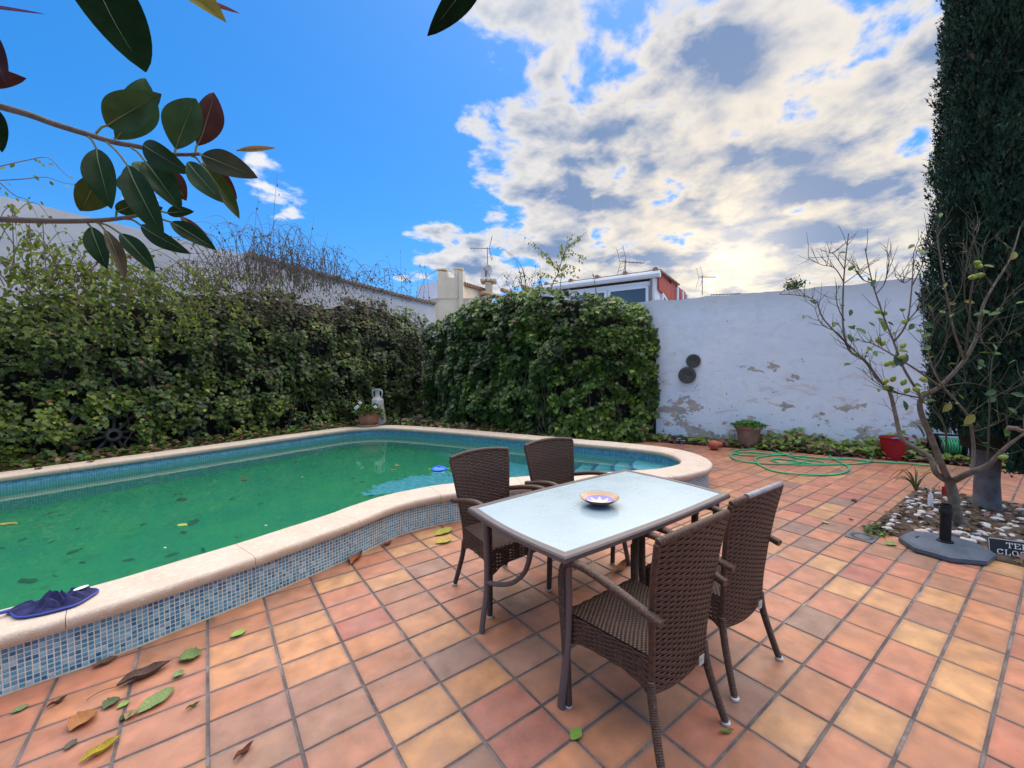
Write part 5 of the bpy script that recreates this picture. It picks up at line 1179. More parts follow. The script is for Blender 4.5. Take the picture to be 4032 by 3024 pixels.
def make_chair():
    c = empty("wicker_chair")
    b = MB(); V, Fc = weave(bsurfn(1), 54, .44, .074, .0026, .97, spp=10); b.add(V, Fc); V, Fc = weave(bsurfn(-1), 54, .44, .074, .0026, .97, spp=10); b.add(V, [f[::-1] for f in Fc])
    bk = b.build("backrest", m_wick, c, True)
    b = MB(); nu, nv = 14, 14; vs = [bsurf(i/nu*.96+.02, j/nv) for i in range(nu+1) for j in range(nv+1)]; b.add(vs, [(i*(nv+1)+j,(i+1)*(nv+1)+j,(i+1)*(nv+1)+j+1,i*(nv+1)+j+1) for i in range(nu) for j in range(nv)]); b.build("lining", m_wickd, bk)
    for u in (0,1): wrapped([bsurf(u,v/20) for v in range(21)], .0135, .0115).build("back_post", m_wick, c, True)
    wrapped([bsurf(u/24,1)+Vector((0,0,.004)) for u in range(25)], .0145, .012, flat=1.15).build("top_rail", m_wick, c, True)
    wrapped([bsurf(u/24,0) for u in range(25)], .011, .0115).build("bottom_rail", m_wick, c, True)
    # seat
    SZ = .425
    def seat(u, v):
        y = lerp(-.185,.222,v); w = lerp(.190,.232,v); x = (2*u-1)*w; q = (1-(2*u-1)**2)*(1-(2*v-1)**2); edge = max(0,(v-.93)/.07)
        return Vector((x, y, SZ - .012*q - .012*edge*edge)), Vector((0,0,1))
    b = MB(); V, Fc = weave(seat, 44, .43, .030, .0026, .88, spp=6); b.add(V, Fc); st = b.build("seat", m_wick, c, True)
    b = MB(); b.add([(-.188,-.185,SZ-.010),(.188,-.185,SZ-.010),(.228,.218,SZ-.010),(-.228,.218,SZ-.010),(-.188,-.185,SZ-.03),(.188,-.185,SZ-.03),(.228,.218,SZ-.03),(-.228,.218,SZ-.03)], [(0,1,2,3),(7,6,5,4)]); b.build("seat_lining", m_wickd, st)
    # aprons: left, right, front
    def apron(A, B, out, arch):
        A, B, out = Vector(A), Vector(B), Vector(out)
        def f(u, v):
            lo = .292 + .022*(1-abs(2*u-1)**3)*arch - .028*(abs(2*u-1)**4); z = lerp(lo, SZ-.006, v); p = A.lerp(B,u); p.z = z; return p, out
        return f
    for A, B, o_ in (((-.192,-.19,0),(-.236,.215,0),(-1,-.1,0)),((.236,.215,0),(.192,-.19,0),(1,-.1,0)),((-.232,.224,0),(.232,.224,0),(0,1,0))):
        b = MB(); V, Fc = weave(apron(A,B,Vector(o_).normalized(),1), 12, (Vector(A)-Vector(B)).length, .07, .0026, .95, spp=10); b.add(V, Fc); V2, F2 = weave(apron(A,B,-Vector(o_).normalized(),1), 12, (Vector(A)-Vector(B)).length, .04); b.add([v - Vector(o_).normalized()*.006 for v in V2], F2); b.build("apron", m_wick, c, True)
    for s_ in (-1,1):
        arm = smoothpath([(s_*.225,-.262,.598),(s_*.232,-.20,.612),(s_*.243,-.05,.650),(s_*.250,.08,.672),(s_*.254,.165,.665),(s_*.254,.205,.632),(s_*.252,.215,.575)],6)
        wrapped(arm, .0205, .0095, 10, .8, .07, upv=Vector((0,0,1))).build("arm", m_wick, c, True)
        fl = wrapped(smoothpath([(s_*.252,.215,.59),(s_*.249,.214,.45),(s_*.244,.205,.25),(s_*.241,.196,.012)],5), (.0205,.0165), .0085, 9); fo = fl.build("leg", m_wick, c, True)
        rl2 = wrapped(smoothpath([(s_*.186,-.188,.33),(s_*.190,-.20,.24),(s_*.206,-.235,.11),(s_*.219,-.266,.012)],5), (.0165,.0150), .0085, 9); ro = rl2.build("leg", m_wick, c, True)
        for o_, x, y in ((fo,.241,.196),(ro,.2195,-.268)):
            MB().lathe([(0,.0),(.0165,.0),(.0185,.004),(.0185,.010),(.016,.014),(0,.014)], 14, (s_*x,y,0)).build("foot_cap", m_cap, o_, True)
    tp = bsurf(.76,.075); tg = MB().box((tp.x,tp.y+.004,tp.z), (.036,.003,.040)); t_ = tg.build("label_tag", mat("worn_label", (.50,.50,.46), (.30,.29,.27), 60, .6), c); t_.rotation_euler = (R(3),0,0); t_.location = (0,-.020,0)
    return c
ch0 = make_chair()
CH = [((1.482,1.102),0,"wicker armchair nearest the camera, its woven back towards us"),((2.088,1.135),R(-1.5),"wicker armchair at the right, with a worn top rail showing grey"),
      ((1.565,2.262),R(180+1),"wicker armchair facing us at the left end, beside the two yellow leaves"),((2.205,2.262),R(180-3),"wicker armchair on the pool side in front of the pool steps")]
for q, ((x,y), rz, lab) in enumerate(CH):
    c = ch0 if q == 0 else copy_tree(ch0)
    c.location = (x,y,0); c.rotation_euler = (0,0,rz); tag(c, lab, "chair", "wicker armchairs round the patio table")
    if q == 1:
        pts = [bsurf(u/20,1)+Vector((0,0,.012)) for u in range(4,20)]; MB().tube(pts, .0155, 8, flat=.9).build("bare_rail", mat("worn_grey_rail", (.27,.27,.29), (.17,.16,.16), 25, .45), c, True)

# ------------------------------------------------------------------ things round the bed
m_dblue = mat("slate_plastic", (.075,.10,.135), (.055,.072,.10), 12, .5, .25, 120)
m_black = mat("black_plastic", (.010,.010,.012), (.016,.016,.018), 15, .5, spec=.2)
ub = empty("parasol_base", (4.69,.585,0), R(-8), "empty blue grey octagonal parasol base with black tube at the bed corner", "parasol base")
def octo(r, sq=1.0): return [(r*math.cos(R(22.5+45*k)), r*sq*math.sin(R(22.5+45*k))) for k in range(8)]
b = MB(); rings = [(.268,0.0),(.278,.012),(.276,.040),(.258,.056),(.12,.070),(.05,.073)]
vs = []; 
for r_, z in rings: vs += [(x,y,z) for x,y in octo(r_, .98)]
b.add(vs, [(i*8+k,i*8+(k+1)%8,(i+1)*8+(k+1)%8,(i+1)*8+k) for i in range(len(rings)-1) for k in range(8)]+[tuple(range(7,-1,-1)),tuple(40+k for k in range(8))]).build("foot", m_dblue, ub)
MB().lathe([(.050,.070),(.050,.080),(.034,.084),(.033,.30),(.040,.302),(.040,.33),(.036,.335),(.036,.372),(.030,.372),(.030,.20),(0,.20)], 24).build("tube", m_black, ub, True)
MB().tube([(.045,-.01,.318),(.085,-.02,.318)], .008, 8).build("clamp_screw", m_black, ub, True)
MB().box((-.05,.15,.064), (.05,.012,.01)).build("grip_slot", m_black, ub)
m_sign = mat("black_sign", (.010,.011,.013), None, rough=.35); m_sw = mat("sign_white", (.75,.75,.72), None, rough=.6)
s0, s1 = gp(3896,2186,0), gp(4032,2206,0); sd = (s1-s0); sd.z = 0; sd.normalize(); sang = math.atan2(sd.y, sd.x)
sg = empty("tee_closed_sign", (s0.x,s0.y,0), sang, "black plaque with white lettering leaning at the edge of the gravel bed", "sign"); SWD, SHT, tilt = .315, .135, R(12)
def sv(x, y, z): return Vector((x, y+z*math.sin(tilt), z*math.cos(tilt)))
b = MB(); face_prism(b, [sv(0,0,.0),sv(SWD,0,.0),sv(SWD,0,SHT),sv(0,0,SHT)], Vector((0,.012,0))); b.build("board", m_sign, sg)
for nm, z0, z1, x0, x1 in (("frame_edge",SHT-.006,SHT,0,SWD),("frame_edge",0,.004,0,SWD),("frame_edge",0,SHT,0,.004),("frame_edge",0,SHT,SWD-.004,SWD)):
    b = MB(); face_prism(b, [sv(x0,-.002,z0),sv(x1,-.002,z0),sv(x1,-.002,z1),sv(x0,-.002,z1)], Vector((0,.002,0))); b.build(nm, mat("sign_edge", (.45,.45,.44)), sg)
SERIF = None
for nm in ("Bfont",): SERIF = None
def text(txt, size, parent, loc, rot, m, name="lettering", bold=.0, align='CENTER'):
    cu = bpy.data.curves.new(name, 'FONT'); cu.body = txt; cu.size = size; cu.align_x = align; cu.extrude = .0006; cu.offset = bold; cu.space_character = 1.12
    t = bpy.data.objects.new("tmp", cu); COL.objects.link(t); dg = bpy.context.evaluated_depsgraph_get(); me = bpy.data.meshes.new_from_object(t.evaluated_get(dg)); bpy.data.objects.remove(t)
    me.materials.clear(); me.materials.append(m); o = link(name, me, parent, loc, rot); return o
def serif_text(txt, h, parent, x0, z0, m, adv):
    """slab-serif capitals drawn as small plates"""
    G = {'T':[((.5,0),(.5,1)),((.05,1),(.95,1)),((.05,1),(.05,.8)),((.95,1),(.95,.8)),((.3,0),(.7,0))],'E':[((.2,0),(.2,1)),((.05,1),(.85,1)),((.05,0),(.9,0)),((.2,.52),(.62,.52)),((.85,1),(.85,.8)),((.9,0),(.9,.22))],
         'C':[((.85,.78),(.6,1)),((.6,1),(.3,.95)),((.3,.95),(.1,.7)),((.1,.7),(.1,.3)),((.1,.3),(.3,.05)),((.3,.05),(.6,0)),((.6,0),(.88,.22)),((.85,.78),(.85,1))],'L':[((.25,0),(.25,1)),((.08,1),(.45,1)),((.08,0),(.85,0)),((.85,0),(.85,.25))],
         'O':[((.5,1),(.2,.88)),((.2,.88),(.07,.5)),((.07,.5),(.2,.12)),((.2,.12),(.5,0)),((.5,0),(.8,.12)),((.8,.12),(.93,.5)),((.93,.5),(.8,.88)),((.8,.88),(.5,1))],'S':[((.82,.78),(.6,1)),((.6,1),(.3,.95)),((.3,.95),(.2,.72)),((.2,.72),(.75,.36)),((.75,.36),(.72,.1)),((.72,.1),(.4,0)),((.4,0),(.15,.2)),((.15,0),(.15,.25))],
         'D':[((.2,0),(.2,1)),((.05,1),(.55,1)),((.05,0),(.55,0)),((.55,1),(.85,.8)),((.85,.8),(.93,.5)),((.93,.5),(.85,.2)),((.85,.2),(.55,0))]}
    b = MB()
    for k, chh in enumerate(txt):
        for (a, c) in G[chh]:
            A = sv(x0+(k+a[0]*.86)*adv, -.0015, z0+a[1]*h); C_ = sv(x0+(k+c[0]*.86)*adv, -.0015, z0+c[1]*h); th_ = .0055 if abs(a[0]-c[0]) < .3 else .0038
            dv = (C_-A).normalized(); sdv = dv.cross(Vector((0,-1,0))).normalized()*th_/2; e = dv*th_*.4
            b.add([A-e-sdv,C_+e-sdv,C_+e+sdv,A-e+sdv,A-e-sdv+Vector((0,-.001,0)),C_+e-sdv+Vector((0,-.001,0)),C_+e+sdv+Vector((0,-.001,0)),A-e+sdv+Vector((0,-.001,0))], [(4,5,6,7),(0,1,5,4),(1,2,6,5),(2,3,7,6),(3,0,4,7)])
    return b.build("lettering", m, parent)
serif_text("TEE", .036, sg, .094, .076, m_sw, .0405); serif_text("CLOSED", .036, sg, .042, .022, m_sw, .0395)
# drain
dr = empty("floor_drain", (4.503,1.06,0), 0, "square grey floor drain with a ring of slots beside the bed", "drain"); m_dr = mat("drain_grey", (.115,.12,.135), (.075,.08,.09), 20, .6, .3, 100)
MB().box((0,0,.003), (.205,.185,.008)).build("plate", m_dr, dr)
for k in range(22):
    a = 2*math.pi*k/22; MB().box((.072*math.cos(a),.066*math.sin(a),.0072), (.026,.010,.0012), math.atan2(math.sin(a),math.cos(a))).build("slot", m_black, dr)
# pebbles
m_peb = [mat("white_pebble", (.58,.57,.56), (.42,.41,.40), 9, .7, .2, 60, c3=(.30,.27,.24), s3=6), mat("pink_pebble", (.60,.46,.40), (.50,.38,.33), 9, .7)]
pm = []
for q in range(5):
    bm_ = bmesh.new(); bmesh.ops.create_icosphere(bm_, subdivisions=2, radius=1)
    for v in bm_.verts: v.co *= 1+.22*mnoise.noise(v.co*1.3+Vector((q*7,0,0)))
    me = bpy.data.meshes.new("pebble"); bm_.to_mesh(me); bm_.free(); me.polygons.foreach_set("use_smooth", [True]*len(me.polygons)); me.materials.append(m_peb[0]); pm.append(me)
pme2 = pm[1].copy(); pme2.materials.clear(); pme2.materials.append(m_peb[1])
rp_ = random.Random(31)
def S4g(x, y, z=.02): return gp(3300+x*.33152, 1800+y*.33152, z)
known = [(1000,660,.085),(855,605,.06),(700,690,.05),(665,715,.055),(645,755,.05),(620,810,.07),(590,855,.07),(860,525,.06),(930,510,.06),(905,565,.055),(1020,585,.06),(1020,500,.07),(1100,680,.05),(1080,710,.045),(1850,690,.05),(1900,745,.085),(1910,700,.07),(2110,775,.06),(2180,740,.06),(1455,920,.105),(1760,810,.075),(1700,895,.055),(1665,985,.09),(1560,1000,.075),(1880,915,.05),(1940,930,.06),(1080,865,.045),(1160,905,.045),(1200,440,.07),(1280,490,.055),(1180,520,.05),(1940,590,.08),(1500,540,.05),(2060,935,.05),(2180,640,.085),(1060,420,.05),(970,415,.05),(830,740,.05),(850,775,.05),(1160,550,.05),(820,575,.045),(1930,870,.05),(2000,850,.06),(1330,670,.06),(1000,890,.085)]
for q, (x,y,s) in enumerate(known + [(rp_.uniform(640,2200), rp_.uniform(430,1010), rp_.uniform(.03,.055)) for _ in range(70)]):
    p = S4g(x,y,.02)
    if p.y > BEDY-.02 or p.x < BEDX0+.02 or p.x > BEDX1: continue
    if (p.x-4.69)**2+(p.y-.585)**2 < .33**2: continue
    pink = (x,y) in ((1000,890),(2180,640),(1020,500)); o = link("pebble", pme2 if pink else pm[q % 5], None, (p.x,p.y,.022), (rp_.uniform(-.2,.2),rp_.uniform(-.2,.2),rp_.uniform(0,6)))
    o.scale = (s*.62,s*.42,s*.30)
    tag(o, "pinkish flat stone lying in the gravel bed" if pink else "white rounded pebble lying in the planting bed", "pebble", "pinkish stones in the bed" if pink else "white pebbles in the bed")
lb = []
for _ in range(1500):
    p = (random.uniform(BEDX0+.02,BEDX1), random.uniform(-1.2,BEDY-.03)); lb.append((p[0],p[1],.02+.02*random.random()))
ground_cover("bed_litter", lb, (0,0,0), 0, .045, .15, "dry leaf and bark litter between the white pebbles", brown=.93)
gr = []
for _ in range(420):
    p = S4g(random.gauss(470,75), random.gauss(880,32), .0); gr.append((p.x,p.y,.004+random.random()*.03))
ground_cover("moss_tuft", gr, (0,0,0), 0, .028, .45, "dull green creeping weed spilling over the bed corner by the drain", brown=.3)
# bottle shaped ornament, red stake, strappy plant
op = S4g(1095,590,.02); on = empty("garden_ornament", (op.x,op.y,.0), R(40), "pale flat bottle shaped ornament standing in the pebbles", "ornament")
b = MB(); prf = [(.0,.0),(.026,.002),(.034,.03),(.035,.10),(.030,.135),(.014,.16),(.009,.175),(.010,.195),(.005,.205),(0,.206)]
MB().lathe(prf, 18, ax=(Vector((1,0,0)),Vector((0,.35,0)),Vector((0,0,1)))).build("body", mat("frosted_pale", (.52,.54,.60), (.60,.62,.66), 10, .35), on, True)
MB().tube([(-.034,0,.02),(-.035,0,.10),(-.03,0,.136),(-.013,0,.165)], .003, 5).build("bright_edge", m_sw, on, True)
rs_ = empty("red_stake", tuple(S4g(1265,480,.0)), 0, "small red plant stake behind the lemon trunk", "plant stake"); m_red = mat("red_paint", (.48,.035,.03), (.40,.03,.03), 10, .45)
MB().tube([(0,0,-.02),(0,0,.17)], .005, 6).build("rod", m_red, rs_, True); MB().box((.05,.0,.07), (.085,.006,.09), -YAW).build("plate", m_red, rs_)
spb = S4g(925,400,.0); sp_o = empty("strappy_plant", (spb.x,spb.y,0), 0, "tuft of strappy leaves at the far corner of the bed", "plant"); m_str = mat("strap_leaf", (.10,.13,.04), (.16,.16,.06), 12, .6, transl=.2)
for k in range(11):
    a = rp_.uniform(0,6.28); L1 = rp_.uniform(.10,.26); hh = rp_.uniform(.10,.28); pts = smoothpath([(0,0,0),(.25*L1*math.cos(a),.25*L1*math.sin(a),hh*.7),(.6*L1*math.cos(a),.6*L1*math.sin(a),hh),(L1*math.cos(a),L1*math.sin(a),hh*rp_.uniform(.3,1.0))],4)
    MB().tube(pts, [lerp(.008,.002,i/12) for i in range(13)], 5, flat=.3).build("leaf", m_str, sp_o, True)

# ------------------------------------------------------------------ pots, jar, bucket, reel, hose
m_terra = mat("weathered_terracotta", (.34,.185,.12), (.24,.15,.11), 7, .9, .3, 60, c3=(.30,.27,.24), s3=5)
m_terra2 = mat("red_terracotta", (.42,.155,.085), (.33,.12,.07), 6, .7, .2, 40)
m_herb = mat("herb_leaf", (.045,.13,.03), (.09,.19,.045), 14, .6, transl=.25)
pp = gp(2600+1385*.24864, 1650+452*.24864, 0); pt_ = empty("terracotta_pot", (pp.x+.06,pp.y+.02,0), 0, "weathered terracotta pot planted with mint against the whitewashed wall", "plant pot")
MB().lathe([(0,.0),(.148,.0),(.152,.01),(.175,.20),(.192,.31),(.205,.325),(.232,.345),(.236,.372),(.226,.388),(.205,.385),(.19,.36),(0,.355)], 36).build("pot", m_terra, pt_, True)
hp = []
for k in range(520):
    a = rp_.uniform(0,6.28); r_ = .235*math.sqrt(rp_.random()); hp.append((r_*math.cos(a)*1.12, r_*math.sin(a)*1.12, .385+.085*(1-(r_/.26)**2)*rp_.uniform(.3,1.1)))
hp = np.array(hp); n = len(hp); X, Y, Zz = frames(np.array([0,0,1.0])+RS.normal(0,.5,(n,3)), RS.normal(0,1,(n,3))); C = leafcols(n, np.full(n,.52)); C[:,1] *= 1.15; C[:,0] *= .7
tag(mass("mint", hp, X, Y, Zz, RS.uniform(.035,.06,n), OVAL, OVALT, C, m_leaf_y, pt_), kind="stuff")
jp = gp(2600+850*.24864, 1650+425*.24864, .07); jr = empty("clay_jar", (jp.x,jp.y,.085), 0, "small red clay jar lying on its side by the wall foot", "jar"); jr.rotation_euler = (R(82),0,R(35))
MB().lathe([(0,-.095),(.03,-.09),(.065,-.06),(.085,-.01),(.080,.04),(.055,.085),(.036,.105),(.040,.13),(.046,.135),(.040,.137),(.030,.11),(0,.06)], 24).build("body", mat("red_clay", (.45,.11,.055), (.36,.085,.05), 9, .6), jr, True)
q0, q1 = gp(2600+165*.24864,1650+350*.24864,.03), gp(2600+430*.24864,1650+372*.24864,.03); ps_d = (q1-q0); ps_a = math.atan2(ps_d.y,ps_d.x)
ps = empty("small_plaque", (q0.x,q0.y,.02), ps_a, "small black plaque with two lines of white lettering half lost in leaf litter", "sign")
b = MB(); b.box((.15,0,.055), (.30,.015,.11)); b.build("board", m_sign, ps)
b = MB(); rq = random.Random(4)
for row, (z, x0, n_) in enumerate(((.076,.115,4),(.040,.10,8))):
    for k in range(n_): 
        x = x0+k*.021; b.box((x,-.0085,z), (.011,.002,.016)); b.box((x+.002,-.0095,z+rq.uniform(-.004,.004)), (.006,.0015,.004), col=None)
b.build("lettering", m_sw, ps); ps.rotation_euler = (R(-18),0,ps_a)
bk = gp(3400+505*.22604, 1650+712*.22604, 0); bu = empty("red_bucket", (bk.x+.08,bk.y+.01,0), 0, "red tapered plastic bucket holding something blue by the young ivy", "bucket")
MB().lathe([(0,.0),(.135,.0),(.138,.01),(.155,.12),(.178,.30),(.190,.345),(.197,.35),(.197,.362),(.186,.362),(.180,.345),(.168,.30),(0,.295)], 36).build("tub", mat("red_bucket_plastic", (.36,.008,.018), (.30,.007,.015), 4, .5), bu, True)
MB().lathe([(.0,.30),(.15,.315),(.165,.322)], 28).build("purple_cloth", mat("purple_stuff", (.10,.05,.30), (.06,.08,.35), 12, .8), bu, True)
MB().lathe([(.0,.352),(.018,.352),(.02,.34),(.06,.338),(.075,.325),(0,.32)], 20, (.02,-.03,0)).build("blue_lid", mat("bright_blue_plastic", (.03,.30,.75)), bu, True)
rlp = gp(3400+1480*.22604, 1650+770*.22604, 0); hr = empty("hose_reel", (8.93,1.10,0), R(-66), "black hose reel cart wound with green hose behind the lemon tree", "hose reel"); m_hose = mat("green_hose", (.03,.36,.15), (.05,.42,.19), 6, .4)
for sx in (-1,1):
    b = MB(); b.lathe([(0,-.012),(.16,-.012),(.175,-.006),(.175,.006),(.16,.012),(0,.012)], 28, (sx*.14,0,.23), (Vector((0,1,0)),Vector((0,0,1)),Vector((1,0,0)))); b.build("drum_side", m_black, hr, True)
    b = MB(); b.box((sx*.19,0,.03), (.03,.42,.045)); b.bar((sx*.19,-.18,.03),(sx*.19,-.06,.40),.03,.03); b.bar((sx*.19,.18,.03),(sx*.19,.06,.40),.03,.03); b.build("side_frame", m_black, hr)
b = MB(); b.tube([(-.19,0,.40),(.19,0,.40)], .016, 8); b.build("handle", m_black, hr, True)
b = MB(); face_prism(b, [Vector((-.2,-.17,.05)),Vector((-.2,.17,.05)),Vector((-.2,.11,.36)),Vector((-.2,-.11,.36))], Vector((-.02,0,0))); b.build("guard", m_black, hr)
b = MB()
for k in range(7): b.lathe([(.115+.011*math.cos(t_),.011*math.sin(t_)) for t_ in np.linspace(0,6.283,8)], 24, (-.09+k*.03,0,.23), (Vector((0,1,0)),Vector((0,0,1)),Vector((1,0,0))))
b.build("wound_hose", m_hose, hr, True)
hz_ = [(1790,1300),(1790,1350),(1770,1400),(1720,1436),(1640,1442),(1500,1432),(1290,1417),(1150,1404),(1000,1402),(850,1385),(640,1370),(500,1362),(440,1372),(430,1388),(470,1412),(600,1428),(750,1434),(900,1440),(1100,1434),(1240,1427),(1285,1411),(1260,1386),(1180,1370),(1060,1355),(1035,1370),(1036,1392),(1070,1412),(1120,1432),(1147,1456),(1130,1482),(1060,1496),(950,1501),(800,1494),(680,1472),(600,1437),(578,1411),(600,1391),(700,1380),(785,1375),(780,1346),(740,1332),(690,1338),(722,1358),(718,1374),(640,1384),(500,1378),(445,1366),(470,1350),(560,1342),(640,1340),(700,1352),(760,1376),(840,1400),(960,1418),(1005,1430),(960,1434),(860,1426),(790,1408),(700,1402),(680,1412),(740,1428),(840,1424),(890,1416)]
hpts = []
for q, (x,y) in enumerate(hz_):
    p = gp(2600+x*.6474, 900+y*.6474, .012); p.z = .012+.010*((q*7) % 3)/2
    if q < 4: p = Vector((8.93,1.10,0)) + Vector(((-.05,.0,.10,.16)[q]*math.sin(R(24))*-1-.1*q*.3, (-.02,-.02,0,.1)[q], (.12,.09,.05,.02)[q]))
    hpts.append(p)
hs_ = MB().tube(smoothpath(hpts[3:],6), .0115, 8).build("garden_hose", m_hose, None, True); tag(hs_, "green garden hose lying in loose loops on the tiles", "hose")
bu.scale = (.9,.9,.96)
# wall plates
for (x,y,r_,lab) in ((1498,780,.135,"upper dark round wall plate on the whitewash"),(1484.5,810.5,.165,"lower larger dark round wall plate on the whitewash")):
    p = onpl(x*1.8228, y*1.8228, RW_P+RW_N*.03, RW_N); w = empty("wall_plate", tuple(p), 0, lab, "wall plate"); ax = (RW_D, Vector((0,0,1)), RW_N)
    MB().lathe([(0,.004),(r_*.25,.002),(r_*.3,.012),(r_*.42,.006),(r_*.62,.010),(r_*.66,.020),(r_*.74,.014),(r_*.95,.028),(r_,.024),(r_*.97,.0),(0,-.01)], 36, ax=ax).build("dish", mat("dark_bronze_clay", (.10,.10,.09), (.06,.07,.065), 30, .6, .8, 60), w, True)
    b = MB()
    for k in range(12):
        a = 2*math.pi*k/12; c_ = RW_D*(r_*.5*math.cos(a))+Vector((0,0,r_*.5*math.sin(a)))+RW_N*.012; b.lathe([(0,.007),(r_*.06,.004),(r_*.08,0)], 8, c_, ax)
    b.build("relief", mat("plate_relief", (.14,.13,.11), (.09,.09,.08), 30, .6), w, True)

# geranium pot and amphora on the far coping corner
def Z9(x, y): return 1380+x*.1085, 1520+y*.1085
gpz = gp(*Z9(650,1470), ZC); g0 = Vector((gpz.x,gpz.y,0))+Vector((.03,.06,0)); sc_ = depth((g0.x,g0.y,ZC))/F*.1085
gpo = empty("geranium_pot", (g0.x,g0.y,ZC), 0, "round terracotta pot of white geraniums on the far coping corner", "plant pot")
MB().lathe([(0,0),(.175,0),(.215,.012),(.232,.04),(.226,.044),(.21,.022),(0,.02)], 32).build("saucer", mat("pale_saucer", (.45,.36,.22), (.36,.29,.18), 9, .8), gpo, True)
MB().lathe([(0,.022),(.145,.022),(.178,.07),(.196,.14),(.195,.21),(.180,.262),(.188,.27),(.192,.298),(.180,.305),(.165,.27),(0,.265)], 32).build("pot", m_terra2, gpo, True)
hp = []
for k in range(420):
    a = rp_.uniform(0,6.28); e = rp_.uniform(.0,1.3); r_ = .16*(1+.9*rp_.random()); q_ = Vector((r_*math.cos(a)*max(.2,math.cos(e*.7))*1.1, r_*math.sin(a)*max(.2,math.cos(e*.7)), .31+.12*math.sin(e)+rp_.uniform(-.05,.03)))
    if q_.dot(FW) > -.02 and q_.dot(RT)**2 > .02: q_.z -= rp_.random()*.2
    hp.append(tuple(q_))
hp = np.array(hp); n = len(hp); X, Y, Zz = frames(np.array([0,0,.7])+RS.normal(0,.6,(n,3)), RS.normal(0,1,(n,3))); C = leafcols(n, np.full(n,.45))
tag(mass("foliage", hp, X, Y, Zz, RS.uniform(.04,.075,n), IVY, IVYT, C, m_leaf, gpo), kind="stuff")
m_fl = mat("white_petal", (.82,.82,.84), None, rough=.6, transl=.2)
for (x,y) in ((355,615),(205,805),(265,745),(240,780),(910,760)):
    p = at(*Z9(x,y), depth((g0.x,g0.y,ZC))-.30) - Vector(gpo.location); b = MB()
    for k in range(9):
        a = 2*math.pi*k/5+.3*k; v = Vector((math.cos(a)*RT.x,math.cos(a)*RT.y,math.sin(a)))*.022; b.lathe([(0,.008),(.010,.006),(.015,0)], 9, v-FW*.008*(k % 3), (RT,UP,-FW))
    b.v = [tuple(Vector(q_)+p) for q_ in b.v]; b.build("blossom", m_fl, gpo)
am0 = g0 + Vector((FW.x,FW.y,0))*.30 + RT*.10; am = empty("stone_amphora", (am0.x,am0.y,.26), 0, "pale stone amphora with two handles behind the geranium pot", "amphora"); m_st = mat("pale_stone", (.52,.51,.48), (.36,.35,.32), 9, .9, .6, 40)
hh = lambda y: (at(*Z9(900,y), depth((am0.x,am0.y,.3))).z - .26)
k_ = depth((am0.x,am0.y,.3))/F*.1085
MB().lathe([(0,0),(.16,0),(.18,.1),(208*k_,hh(700)),(208*k_,hh(520)),(190*k_,hh(470)),(130*k_,hh(425)),(85*k_,hh(370)),(78*k_,hh(250)),(95*k_,hh(180)),(112*k_,hh(150)),(112*k_,hh(100)),(90*k_,hh(98)),(60*k_,hh(200)),(0,hh(300))], 28).build("body", m_st, am, True)
for s_ in (-1,1):
    pts = [RT*(s_*100*k_)+Vector((0,0,hh(165))), RT*(s_*160*k_)+Vector((0,0,hh(165))), RT*(s_*175*k_)+Vector((0,0,hh(220))), RT*(s_*165*k_)+Vector((0,0,hh(330))), RT*(s_*130*k_)+Vector((0,0,hh(430)))]
    MB().tube(smoothpath(pts,5), 24*k_, 8).build("handle", m_st, am, True)
# wagon wheel in the ivy
ww = empty("wagon_wheel", tuple(WHEEL), 0, "dark wooden wagon wheel half buried in the left ivy", "wheel"); m_wd = mat("grey_old_wood", (.085,.075,.07), (.045,.04,.038), 14, .9, .6, 40)
ax = (LW_D, Vector((0,0,1)), LW_N)
MB().lathe([(.05,-.08),(.10,-.07),(.105,.06),(.085,.09),(.055,.09),(.05,.05)], 20, ax=ax).build("hub", m_wd, ww, True)
for k in range(10):
    a = 2*math.pi*k/10+.2; d_ = LW_D*math.cos(a)+Vector((0,0,math.sin(a))); MB().tube([d_*.09, d_*.50], [.024,.019], 6).build("spoke", m_wd, ww, True)
b = MB(); b.lathe([(.48,-.03),(.53,-.03),(.53,.03),(.48,.03),(.48,-.03)], 40, ax=ax); b.build("rim", m_wd, ww)
# pool net on the coping
net = empty("pool_net", (-.66,3.14,ZC), 0, "blue pool skimmer net lying on the near coping at the left edge", "pool net"); m_net = mat("blue_net", (.022,.028,.13), (.008,.010,.055), 30, .8, .9, 200); m_netf = mat("blue_net_frame", (.03,.05,.30), None, rough=.45)
n_o = Vector(net.location)
def SN(x, y, z=ZC+.012): return gp(0+x*.42194, 1700+y*.42194, z) - n_o
rim = [SN(110,1655),(SN(330,1590)),(SN(560,1545)),(SN(760,1480)),(SN(880,1465)),(SN(912,1490)),(SN(840,1540)),(SN(700,1610)),(SN(560,1660)),(SN(350,1715)),(SN(160,1730)),(SN(90,1700))]
rim = [p + Vector((rq.uniform(-.012,.012),rq.uniform(-.012,.012),0)) if i not in (3,4,5,6) else p for i, p in enumerate(rim)]; rp2 = smoothpath(rim, 5, True); MB().tube(rp2+[rp2[0]], .0055, 7).build("frame", m_netf, net, True)
b = MB(); cN = sum(rp2, Vector())/len(rp2); vs = []; m_ = len(rp2)
for k, f in enumerate((1,.9,.78,.62,.46,.3,.15)):
    for i, p in enumerate(rp2): q = cN.lerp(p, f); q.z += .004+.085*min(1,(1-f)*2)*abs(fbm(q.x*7-q.y*9,q.x*5+q.y*26,.3)); q += Vector((.02*fbm(q.x*20,q.y*20,5),.012*fbm(q.x*20,q.y*20,9),0))*(1-f); vs.append(q)
